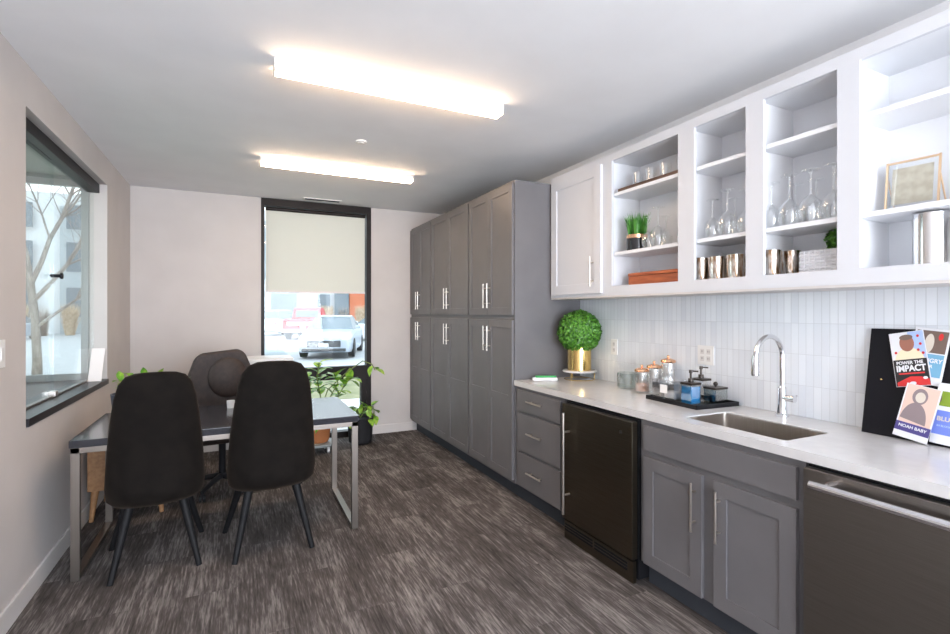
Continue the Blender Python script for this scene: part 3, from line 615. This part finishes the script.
# frame in the board's plane: X to the viewer's right (-y), Y up, Z towards the viewer (-x)
def flyer_mx(yc, zc, ang, d): return mxB @ Matrix.Translation((-d, yc, zc)) @ Matrix(((0, 0, -1, 0), (-1, 0, 0, 0), (0, 1, 0, 0), (0, 0, 0, 1))) @ Matrix.Rotation(ang, 4, 'Z')
class Fly:
    def __init__(s, yc, zc, ang, d, w, h, label, base='paper_white'):
        s.mx = flyer_mx(yc, zc, ang, d); p = s.mx @ Vector((0, -h/2, 0)); s.t = thing('flyer', p, label, 'flyer', 'flyers pinned on the black board'); s.k = 0
        MB().box(-w/2, w/2, -h/2, h/2, -.0006, 0, mx=s.mx).build('sheet', base, s.t, smooth=False)
    def poly(s, name, pts, m):
        s.k += 1; b = MB(); z = .0002+.00018*s.k; b.quad([s.mx @ Vector((x, y, z)) for x, y in pts]); return b.build(name, m, s.t, smooth=False)
    def rect(s, name, x0, x1, y0, y1, m): return s.poly(name, [(x0, y0), (x1, y0), (x1, y1), (x0, y1)], m)
    def ell(s, name, cx, cy, rx, ry, m, a0=0, a1=360, n=24): return s.poly(name, [(cx+rx*math.cos(math.radians(a0+(a1-a0)*i/n)), cy+ry*math.sin(math.radians(a0+(a1-a0)*i/n))) for i in range(n)], m)
    def txt(s, body, size, x, y, m, bold=.0, sx=1):
        s.k += 1; o = text(body, size, m, Matrix.Translation(-s.t.location) @ s.mx @ Matrix.Translation((x, y, .0004+.00018*s.k)), s.t, bold=bold, sx=sx)
for nm, c_ in (('paper_white', (.72, .73, .76)), ('f_sky', (.38, .5, .80)), ('f_skin', (.32, .13, .09)), ('f_cream', (.75, .68, .48)), ('f_black', (.012, .012, .014)), ('f_red', (.62, .03, .03)), ('f_blue', (.16, .38, .56)), ('f_brown', (.16, .11, .09)), ('f_purple', (.07, .055, .22)), ('f_peach', (.68, .50, .42)), ('f_grey', (.24, .19, .20)), ('f_green', (.22, .32, .03)), ('f_peri', (.16, .23, .66)), ('f_bone', (.62, .56, .48)), ('f_dkblue', (.05, .07, .35))): mat(nm, c_, .5)
# flyer behind (right, top): photo above, pale blue panel below
F2 = Fly(1.046, .362, -.10, .006, .122, .236, 'white and blue flyer with brown photo, partly under the red black one')
F2.rect('photo', -.053, .053, .015, .108, 'f_brown'); F2.ell('photo_figure', -.005, .055, .016, .04, 'f_bone'); F2.ell('photo_detail', .03, .085, .008, .015, 'f_red')
F2.rect('colour_panel', -.053, .053, -.085, .010, 'f_blue'); F2.txt('RIBBIT', .026, -.0, -.018, 'paper_white', .0006) if False else F2.txt('HUNGRY', .024, .005, -.018, 'paper_white', .0006, .9); F2.txt('FOR', .018, .005, -.042, 'paper_white', .0004)
F1 = Fly(1.105, .345, .20, .012, .124, .236, 'tilted flyer reading IMPACT with red car beneath a portrait')
F1.rect('sky_panel', .005, .059, .0, .116, 'f_sky'); F1.ell('shirt', 0, -.01, .052, .058, 'f_cream', 0, 180); F1.ell('portrait_face', -.002, .068, .026, .036, 'f_skin'); F1.ell('portrait_hair', -.002, .094, .024, .012, 'f_brown')
for x, y in ((.04, .095), (.045, .06), (-.045, .03), (.035, .035), (.05, .02)): F1.ell('confetti', x, y, .005, .006, 'f_red', n=10)
F1.rect('title_panel', -.059, .059, -.116, -.002, 'f_black')
F1.txt('POWER THE', .019, -.002, -.017, 'paper_white', .0006, .88); F1.txt('IMPACT', .036, 0, -.042, 'paper_white', .0013, .82); F1.rect('red_rule', -.045, .045, -.066, -.060, 'f_red')
F1.poly('red_car', [(-.055, -.116), (.059, -.116), (.057, -.09), (.03, -.078), (-.005, -.076), (-.035, -.09), (-.055, -.10)], 'f_red'); F1.ell('car_lamp', .0, -.105, .012, .007, 'paper_white', n=14); F1.ell('car_lamp', .045, -.085, .008, .006, 'paper_white', n=14)
F3 = Fly(1.055, .119, -.16, .034, .120, .228, 'lower flyer with purple band beneath sketched portrait')
F3.rect('portrait_ground', -.055, .055, -.05, .112, 'f_peach'); F3.ell('portrait_body', -.008, -.045, .045, .085, 'f_grey', 0, 180); F3.ell('portrait_hair', -.004, .068, .026, .034, 'f_grey'); F3.ell('portrait_face', -.002, .065, .017, .022, 'f_bone')
F3.rect('purple_band', -.0595, .0595, -.088, -.050, 'f_purple'); F3.txt('ADAM BABY', .017, 0, -.066, 'paper_white', .0004) if False else F3.txt('NOAH BABY', .017, 0, -.066, 'paper_white', .0004)
F4 = Fly(.948, .130, -.06, .016, .118, .245, 'flyer with green photo and blue panel at the right picture edge')
F4.rect('photo', -.056, .056, .03, .09, 'f_green'); F4.ell('photo_detail', -.05, .06, .01, .02, 'f_brown', n=12); F4.rect('colour_panel', -.059, .059, -.085, .012, 'f_peri'); F4.txt('BLUE', .024, -.02, -.022, 'f_bone', .0008); F4.txt('IN BLOOM', .010, -.02, -.05, 'f_sky', .0003)
tag(MB().sph(lp(1.205, .245, .004), .004, n=8).build('push_pin', 'gold'), 'tiny brass pin in the left half of black board', 'pin')

# ------------------------------------------------------------------ desk
dk = thing('desk', (-.04, 3.86, 0), 'black topped desk with squared metal legs by the left wall', 'desk')
dx0, dx1, dy0, dy1, dz = -.845, .755, 3.43, 4.28, .79
MB().box(dx0, dx1, dy0, dy1, dz-.042, dz, .002).build('desktop', 'desk_black', dk)
MB().box(dx0+.005, dx1-.005, dy0+.008, dy0+.036, dz-.075, dz-.043, .002).box(dx0+.005, dx1-.005, dy1-.036, dy1-.008, dz-.075, dz-.043, .002).build('rail', 'leg_metal', dk)
for xa, xb in ((dx0+.005, dx0+.047), (dx1-.047, dx1-.005)):
    z1 = dz-.043
    MB().box(xa, xb, dy0+.008, dy0+.040, .03, z1, .002).box(xa, xb, dy1-.04, dy1-.008, .03, z1, .002).box(xa, xb, dy0+.008, dy1-.008, .004, .032, .002).box(xa, xb, dy0+.04, dy1-.04, z1-.032, z1, .002).cyl((xa+.02, dy0+.024, 0), (xa+.02, dy0+.024, .006), .012).cyl((xa+.02, dy1-.024, 0), (xa+.02, dy1-.024, .006), .012).build('leg', 'leg_metal', dk)

# ------------------------------------------------------------------ upholstered chairs (backs towards the camera)
def make_chair(label):
    t = thing('dining_chair', (0, 0, 0), label, 'chair', 'dark upholstered chairs at the desk')
    # back shell: stack of rounded sections; y- is the outside of the back
    rings = []
    prof = [(.375, .15, .06, .03), (.39, .215, .035, .085), (.43, .245, .0, .11), (.50, .252, -.025, .10), (.60, .246, -.045, .075), (.75, .235, -.07, .055), (.90, .218, -.09, .048), (1.02, .200, -.105, .044), (1.10, .178, -.112, .040), (1.145, .145, -.116, .034), (1.162, .10, -.118, .022), (1.166, .05, -.118, .010)]
    for z, hw, yc, th in prof:
        R = []
        for k in range(28):
            a = 2*PI*k/28; ex = .55
            x = hw*math.copysign(abs(math.cos(a))**ex, math.cos(a)); y = th*math.copysign(abs(math.sin(a))**ex, math.sin(a))
            R.append((x, yc+y+.10*(x/.25)**2*min(1, (1.2-z)/.4)*.8, z))
        rings.append(R)
    b = MB().loft(rings); b.build('backrest', 'velvet', t, angle=60)
    MB().box(-.235, .235, -.0, .46, .40, .50, .045, 5).build('seat', 'velvet', t, angle=60)
    MB().box(-.17, .17, .02, .38, .375, .402).build('seat_frame', 'black', t)
    for sx in (-1, 1):
        MB().tube([(sx*.13, .03, .40), (sx*.215, -.075, 0)], [.026, .016], 14).build('leg', 'blackleg', t)
        MB().tube([(sx*.14, .33, .40), (sx*.25, .43, 0)], [.026, .016], 14).build('leg', 'blackleg', t)
    return t
ch = make_chair('dark brown upholstered chair at left end of desk, nearest the window')
ch2 = dup(ch, (.20, 3.36, 0), 'dark brown upholstered chair on the right, in front of the desk middle', math.radians(3)); ch2.scale = (1.04, 1, 1.035)
ch.location = (-.43, 3.41, 0); ch.rotation_euler = (0, 0, math.radians(6))
bpy.context.view_layer.update()

# ------------------------------------------------------------------ office chair beyond the desk
oc = thing('office_chair', (-.13, 4.80, 0), 'dark brown leather office chair on castors behind the desk', 'office chair')
mo = Matrix.Translation((-.13, 4.80, 0)) @ Matrix.Rotation(math.radians(6), 4, 'Z')
bk_ = [(-.30, .62), (-.28, .80), (-.25, .96), (-.20, 1.10), (-.15, 1.145), (.15, 1.175), (.2, 1.14), (.27, .97), (.30, .80), (.29, .62)]
MB().prism(bk_, 'y', .10, .19, .025, mx=mo).build('backrest', 'leather', oc, angle=50)
MB().sph((.06, .085, .93), .16, (1, .28, 1.1), mx=mo).build('lumbar_pillow', 'leather', oc)
MB().box(-.27, .27, -.36, .15, .44, .55, .05, 4, mx=mo).build('seat', 'leather', oc, angle=50)
for s_ in (-1, 1): MB().box(s_*.30-.03, s_*.30+.03, -.28, .12, .66, .70, .012, mx=mo).cyl((s_*.30, -.08, .46), (s_*.30, -.08, .67), .018, mx=mo).cyl((s_*.2, -.08, .455), (s_*.30, -.08, .47), .018, mx=mo).build('armrest', 'black_plastic', oc)
MB().cyl((0, -.08, .10), (0, -.08, .44), .028, mx=mo).build('gas_post', 'black', oc)
bs = MB(); cs = []
for k in range(5):
    a = 2*PI*k/5+.35; x, y = .29*math.cos(a), -.08+.29*math.sin(a)
    bs.tube([(0, -.08, .12), (x*.5, -.08+(y+.08)*.5, .11), (x, y, .075)], [.028, .022, .016], 10, mx=mo)
bs.build('star_base', 'black_plastic', oc)
for k in range(5):
    a = 2*PI*k/5+.35; x, y = .29*math.cos(a), -.08+.29*math.sin(a)
    MB().cyl((x-.022, y, .028), (x-.006, y, .028), .028, mx=mo).cyl((x+.006, y, .028), (x+.022, y, .028), .028, mx=mo).cyl((x, y, .03), (x, y, .08), .008, mx=mo).build('castor', 'black_plastic', oc)

# white low cabinet by the back window
t = thing('low_cabinet', (.31, 5.65, 0), 'plain white waist high cabinet behind the desk left of back window', 'cabinet')
MB().box(.02, .50, 5.5, 5.90, .03, 1.0, .004).build('carcass', 'plastic_white', t)
MB().box(.0, .52, 5.48, 5.92, 1.0, 1.03, .004).build('top', 'plastic_white', t)
MB().box(.03, .255, 5.485, 5.5, .06, .97, .003).box(.265, .49, 5.485, 5.5, .06, .97, .003).build('door', 'plastic_white', t)
MB().box(.04, .48, 5.54, 5.88, 0, .03).build('plinth', 'toe', t)
# wooden cabinet by the left wall, under the desk's far side
t = thing('wooden_stand', (-.75, 4.62, 0), 'low warm wooden stand with tapered legs behind the left desk leg', 'stand')
MB().box(-.97, -.50, 4.36, 4.84, .22, .62, .006).build('carcass', 'wood_warm', t)
for x, y in ((-.95, 4.38), (-.52, 4.38), (-.95, 4.82), (-.52, 4.82)): MB().tube([(x+(.02 if x < -.7 else -.02), y+(.02 if y < 4.6 else -.02), .22), (x, y, 0)], [.026, .014], 12).build('leg', 'wood_warm', t)
# small cup/charger on desk
t = tag(MB().lathe((-.05, 4.12, dz), [(0, 0), (.024, 0), (.028, .055), (.026, .055), (.022, .006), (0, .006)], 24).build('cup', 'plastic_white'), 'small white cup on the desk just left of the right chair', 'cup')

# ------------------------------------------------------------------ plants
def leafy(mb, pts, L, Wd, n, seed, sidev=1.0):
    random.seed(seed); P_ = [Vector(p) for p in pts]
    for k in range(n):
        t_ = (k+.6)/n*(len(P_)-1); i = min(int(t_), len(P_)-2); p = P_[i].lerp(P_[i+1], t_-i); d = (P_[i+1]-P_[i]).normalized()
        a = k*2.4+random.uniform(-.4, .4); o = d.orthogonal().normalized(); o.rotate(Matrix.Rotation(a, 3, d)); dr = (o*sidev+d*.55+Vector((0, 0, .15))).normalized()
        mb.leaf(p+dr*.01, dr, Vector((0, 0, 1)) if abs(dr.z) < .9 else Vector((0, 1, 0)), L*random.uniform(.75, 1.2), Wd*random.uniform(.8, 1.1), .35, 6)
pp = thing('climbing_plant', (.78, 5.55, 0), 'leafy climbing plant in terracotta pot on rolling stand before back window', 'potted plant')
X0, Y0_ = .78, 5.55
MB().lathe((X0, Y0_, .11), [(0, 0), (.10, 0), (.115, .02), (.15, .25), (.158, .25), (.158, .28), (.145, .28), (.14, .24), (0, .24)]).build('pot', 'terracotta', pp)
MB().lathe((X0, Y0_, .345), [(0, .006), (.142, .006), (.142, 0), (0, 0)], 24).build('soil', 'soil', pp)
st = MB(); vines = [[(X0, Y0_, .35), (X0+.02, Y0_-.03, .6), (X0-.02, Y0_-.05, .8), (X0+.0, Y0_-.08, .97)], [(X0, Y0_, .35), (X0+.12, Y0_-.03, .58), (X0+.2, Y0_-.06, .74), (X0+.16, Y0_-.05, .84)], [(X0, Y0_, .35), (X0+.1, Y0_, .66), (X0+.3, Y0_-.08, .86), (X0+.46, Y0_-.1, .97), (X0+.56, Y0_-.1, .93), (X0+.60, Y0_-.1, .86)], [(X0, Y0_, .35), (X0+.18, Y0_-.02, .55), (X0+.3, Y0_-.04, .74), (X0+.36, Y0_-.04, .78)], [(X0, Y0_, .35), (X0+.0, Y0_-.12, .5), (X0+.02, Y0_-.2, .44), (X0+.03, Y0_-.22, .33)], [(X0, Y0_, .35), (X0-.1, Y0_-.02, .6), (X0-.12, Y0_-.04, .82)]]
for v_ in vines: st.tube(v_, .006, 8)
st.build('stem', 'stem', pp)
lf = MB()
for k, (v_, n_) in enumerate(zip(vines, (14, 13, 3, 11, 9, 9))): leafy(lf, v_[1:] if k != 2 else v_[4:], .14, .095, n_, 20+k)
lf.build('foliage', 'leaf_pothos', pp)
t = thing('plant_caddy', (.80, 5.53, 0), 'grey round rolling caddy under the terracotta pot', 'plant stand')
MB().lathe((X0, Y0_, .075), [(0, 0), (.17, 0), (.185, .01), (.185, .032), (.17, .034), (0, .034)], 32).build('platform', 'grey_frame', t)
for k in range(4):
    a = PI/4+k*PI/2; x, y = X0+.13*math.cos(a), Y0_+.13*math.sin(a); MB().cyl((x-.012, y, .03), (x+.012, y, .03), .03).box(x-.006, x+.006, y-.006, y+.006, .03, .076).build('castor', 'plastic_white', t)
p2 = thing('trailing_plant', (1.27, 5.70, 0), 'bushy trailing green plant in dark pot at right corner of back window', 'potted plant')
MB().lathe((1.27, 5.70, 0), [(0, 0), (.10, 0), (.13, .03), (.15, .30), (.14, .30), (.12, .27), (0, .27)]).build('pot', 'black_plastic', p2)
lf = MB(); st = MB()
random.seed(5)
for k in range(9):
    a = random.uniform(0, 2*PI); o = Vector((math.cos(a), math.sin(a)*.6-.25, 0)); b0 = Vector((1.27, 5.70, .29))
    v_ = [b0, b0+o*.10+Vector((0, 0, .14)), b0+o*.17+Vector((0, 0, .12)), b0+o*.20+Vector((0, 0, -.02))]
    st.tube(v_, .004, 6); leafy(lf, v_, .10, .07, 6, 40+k)
st.build('stem', 'stem', p2); lf.build('foliage', 'leaf_pothos', p2)
# plant on the desk, behind the left chair
p3 = thing('desk_plant', (-.62, 4.08, dz), 'leafy plant in navy pot on desk hidden behind left chair', 'potted plant')
MB().lathe((-.665, 4.08, dz), [(0, 0), (.08, 0), (.10, .02), (.115, .16), (.108, .16), (.10, .14), (0, .14)]).build('pot', 'navy', p3)
lf = MB(); st = MB(); b0 = Vector((-.665, 4.08, dz+.14))
for k, e_ in enumerate(((.0, 0, .14), (.10, 0, .135), (.2, .0, .12), (-.06, .0, .10), (.36, .02, .03), (.3, .04, .0))):
    v_ = [b0, b0+Vector(e_)*.6+Vector((0, 0, .03)), b0+Vector(e_)]; st.tube(v_, .004, 6); leafy(lf, v_, .08, .045, 5, 60+k)
st.build('stem', 'stem', p3); lf.build('foliage', 'leaf_pothos', p3)

# ------------------------------------------------------------------ outdoors
G = -.05
struct(MB().box(-60, 60, YB+.2, 80, G-.1, G-.02).build('ground', 'asphalt', smooth=False))
struct(MB().box(-60, XL-.2, -12, YB+.2, G-.1, G-.02).build('ground', 'lawn', smooth=False))
struct(MB().box(-60, 40, 6.3, 9.0, G-.02, G).build('path', 'concrete', smooth=False))
struct(MB().box(-60, 40, 9.0, 14.2, G-.02, G+.01).build('lawn', 'lawn', smooth=False))
struct(MB().box(-60, 40, 14.2, 14.4, G-.02, G+.06).build('kerb', 'concrete', smooth=False))
def wheel(b, x, y, r, w_): b.cyl((x, y-w_/2, G+r), (x, y+w_/2, G+r), r, n=24)
def sect(x, hw, z0, z1, k=.12): return [(x, -hw*.94, z0), (x, hw*.94, z0), (x, hw, z0+k), (x, hw, z1-k*.9), (x, hw*.86, z1), (x, -hw*.86, z1), (x, -hw, z1-k*.9), (x, -hw, z0+k)]
def make_sedan(label, paint='paint_silver', name='car', tall=0.0):
    t = thing(name, (0, 0, G), label, 'car', 'parked cars outside')   # +x is the front
    b = MB().loft([sect(2.32, .70, G+.32, G+.62, .06), sect(2.25, .83, G+.22, G+.74), sect(1.7, .90, G+.2, G+.86+tall*.3), sect(.9, .91, G+.2, G+.98+tall*.4), (sect(-1.6, .91, G+.2, G+1.0+tall*.4)), sect(-2.2, .86, G+.24, G+1.02+tall*.4), sect(-2.36, .78, G+.34, G+.9)]); b.build('body', paint, t, angle=30)
    gh = MB().loft([[(x, -w0, z0), (x, w0, z0), (x2, w1, z1), (x2, -w1, z1)] for x, w0, z0, x2, w1, z1 in ((1.0, .80, G+.95, .98, .79, G+.97), (.95, .82, G+.95, .25, .62, G+1.40+tall), (-.3, .84, G+.95, -.4, .64, G+1.44+tall), (-1.2, .82, G+.95, -1.05 if tall == 0 else -1.7, .62, G+1.38+tall), (-1.9 if tall == 0 else -2.2, .78, G+.97, -1.88 if tall == 0 else -2.15, .76, G+1.0))]); gh.build('window_glass', 'car_glass', t, angle=20)
    MB().loft([[(x, -w_, z), (x, w_, z), (x, w_*.9, z+.035), (x, -w_*.9, z+.035)] for x, w_, z in ((.28, .62, G+1.39+tall), (-.4, .65, G+1.43+tall), (-1.06 if tall == 0 else -1.7, .62, G+1.37+tall))]).build('roof', paint, t)
    MB().box(2.27, 2.35, -.55, .55, G+.40, G+.62, .02).box(2.20, 2.33, -.72, .72, G+.25, G+.36, .02).build('grille', 'rubberdark', t)
    for s_ in (-1, 1): MB().box(2.10, 2.30, s_*.68-.13, s_*.68+.13, G+.62, G+.74, .03).build('headlamp', 'lamp_glass', t); MB().box(-2.36, -2.25, s_*.66-.13, s_*.66+.13, G+.74, G+.88, .02).build('tail_lamp', 'lamp_red', t); MB().box(.75, .9, s_*.98-.09, s_*.98+.09, G+.98, G+1.1, .03).build('mirror', paint, t)
    for x in (1.42, -1.42):
        for s_ in (-1, 1): w_ = MB(); wheel(w_, x, s_*.82, .33, .2); w_.build('wheel', 'tyre', t)
    MB().box(2.345, 2.36, -.16, .16, G+.42, G+.53).build('number_plate', 'white', t)
    return t
sd = make_sedan('silver blue sedan facing the tall back window outside')
c2 = dup(sd, (7.2, 27.5, G), 'white sedan parked behind the silver one, outside back window', math.radians(115))
for q in c2.children:
    if q.name.startswith(('body', 'roof', 'mirror')): q.data = q.data.copy(); q.data.materials[0] = M['paint_white']
sd.location = (3.30, 19.3, G); sd.rotation_euler = (0, 0, math.radians(-108))
sv = make_sedan('white sport utility car parked left of the red pickup outside', 'paint_white', 'car', .3); sv.location = (2.9, 38.5, G); sv.rotation_euler = (0, 0, math.radians(60))
bc = dup(sd, (-12.0, 37.0, G), 'silver blue sedan far off, seen through left window', math.radians(-90))
ub = tag(MB().box(.16, .66, 7.2, 7.9, G, .97, .14, 6).build('utility_box', 'facade_grey'), 'pale rounded utility box outside, top showing above the white cabinet', 'utility box')
# pickup, rear towards us
t = thing('pickup_truck', (0, 0, G), 'red pickup truck seen from behind beyond the silver sedan', 'truck')
MB().loft([sect(-2.7, .95, G+.45, G+1.15, .05), sect(-2.65, 1.0, G+.4, G+1.2, .06), sect(1.6, 1.0, G+.4, G+1.2, .08), sect(2.6, .93, G+.45, G+1.1, .08)]).build('body', 'paint_red', t)
MB().loft([[(x, -w0, z0), (x, w0, z0), (x, w1, z1), (x, -w1, z1)] for x, w0, z0, w1, z1 in ((-.6, .93, G+1.15, .78, G+1.86), (.5, .93, G+1.15, .78, G+1.88), (1.2, .9, G+1.15, .85, G+1.2))]).build('cab', 'paint_red', t)
MB().box(-.66, -.58, -.68, .68, G+1.28, G+1.72, .02).build('rear_window', 'car_glass', t)
MB().box(-2.74, -2.69, -.72, .72, G+.83, G+1.02, .01).build('tailgate_stripe', 'white', t)
MB().box(-2.92, -2.7, -.98, .98, G+.42, G+.62, .02).build('rear_bumper', 'silver', t)
for s_ in (-1, 1): MB().box(-2.74, -2.68, s_*.88-.07, s_*.88+.07, G+.7, G+1.08, .01).build('tail_lamp', 'lamp_red', t)
for x in (-1.7, 1.7):
    for s_ in (-1, 1): w_ = MB(); wheel(w_, x, s_*.86, .38, .24); w_.build('wheel', 'tyre', t)
t.location = (4.05, 32.6, G); t.rotation_euler = (0, 0, math.radians(72))
# building across the lot
YBd = 47
bd = thing('townhouse_block', (0, YBd+5, G), 'long pale townhouse block across the parking lot with tall windows', 'building')
MB().box(-45, 36, YBd, YBd+10, G, 10.5).build('wall', 'facade', bd, smooth=False)
MB().box(1.0, 4.9, YBd-.4, YBd+.1, G, 9.5).box(-12, -7, YBd-.4, YBd+.1, G, 9.5).box(-26, -20, YBd-.4, YBd+.1, G, 9.5).build('bay_panel', 'facade_grey', bd, smooth=False)
for x0, x1, z0, z1 in ((2.6, 4.7, 1.0, 3.2), (6.5, 7.6, .6, 3.2), (8.0, 9.3, .6, 3.6), (11.6, 13.0, 1.3, 4.2), (14.4, 16.2, 1.3, 4.2)):
    f_ = MB().box(x0, x1, YBd-.45, YBd-.38, z0, z1).build('window', 'far_glass', bd, smooth=False)
for i in range(9):
    for z0, z1 in ((1.2, 3.4), (4.6, 6.8), (7.8, 9.6)):
        x0 = -38+i*4.4; MB().box(x0, x0+2.4, YBd-.45, YBd-.3, z0, z1).build('window', 'far_glass', bd, smooth=False)
MB().box(9.4, 11.0, YBd-.3, YBd-.0, .3, 3.9).build('door', 'orange_door', bd, smooth=False)
# dry ornamental grasses
random.seed(9); gm = MB()
for k in range(420):
    a = random.uniform(0, 2*PI); r = .25*random.random(); x, y = r*math.cos(a), r*math.sin(a); h = random.uniform(1.1, 1.9); s_ = random.uniform(.3, 1.1); w_ = .02
    V = [gm.b.verts.new(q) for q in ((x-w_, y, G), (x+w_, y, G), (x+s_*math.cos(a)*.2+w_, y+s_*math.sin(a)*.2, G+h*.65), (x+s_*math.cos(a)*.2-w_, y+s_*math.sin(a)*.2, G+h*.65), (x+s_*math.cos(a)*.45, y+s_*math.sin(a)*.45, G+h))]
    gm.b.faces.new(V[:4]); gm.b.faces.new((V[3], V[2], V[4]))
g0 = tag(gm.build('ornamental_grass', 'dry_grass', smooth=False), 'tan dry ornamental grass clump by the parking lot outside', 'grass', 'tan grass clumps outside the windows')
gx = [(6.6+1.35*k, 42.2-.45*k+.3*(k%2)) for k in range(7)]+[(-17.5+1.4*k, 42.6+.5*(k%2)) for k in range(6)]
for k, (x, y) in enumerate(gx):
    o = g0 if k == 0 else dup(g0); o.location = (x, y, G); o.scale = (1, 1, 1.2); o.rotation_euler = (0, 0, k*1.3)
# bare tree outside the left window
tr = thing('bare_tree', (-3.75, 13.1, G), 'leafless tree with pale bark outside the left window', 'tree'); B_ = MB(); tw = MB()
random.seed(12)
def branch(p, d, L, r, lev):
    pts = [p]; rad = [r]; n = 6
    for i in range(n):
        d = (d+Vector([random.uniform(-.13, .13) for _ in range(3)])+Vector((0, 0, .03))).normalized(); p = p+d*L/n; pts.append(p); rad.append(r*(1-.55*(i+1)/n))
        if lev > 0 and i >= 1:
            for s_ in range(2 if lev > 1 else 1):
                o = d.orthogonal().normalized(); o.rotate(Matrix.Rotation(random.uniform(0, 2*PI), 3, d)); branch(p, (d*.8+o*random.uniform(.5, .9)+Vector((0, 0, .1))).normalized(), L*random.uniform(.5, .72), rad[-1]*.55, lev-1)
    tw.tube(pts, rad, 6)
B_.tube([(-3.75, 13.1, G), (-3.74, 13.1, .5), (-3.78, 13.12, 1.4), (-3.86, 13.1, 2.2)], [.10, .08, .072, .066], 14); B_.build('trunk', 'bark', tr)
branch(Vector((-3.86, 13.1, 2.15)), Vector((-.15, 0, 1)).normalized(), 3.4, .075, 3)
branch(Vector((-3.80, 13.1, 1.75)), Vector((.55, .1, .85)).normalized(), 2.8, .05, 3)
branch(Vector((-3.82, 13.1, 1.9)), Vector((-.6, -.1, .8)).normalized(), 2.2, .045, 2)
branch(Vector((-3.76, 13.1, 1.2)), Vector((.8, .0, .7)).normalized(), 2.6, .035, 3)
branch(Vector((-3.84, 13.1, 2.1)), Vector((.3, .0, 1)).normalized(), 3.0, .05, 3)
tw.build('branches', 'bark', tr)
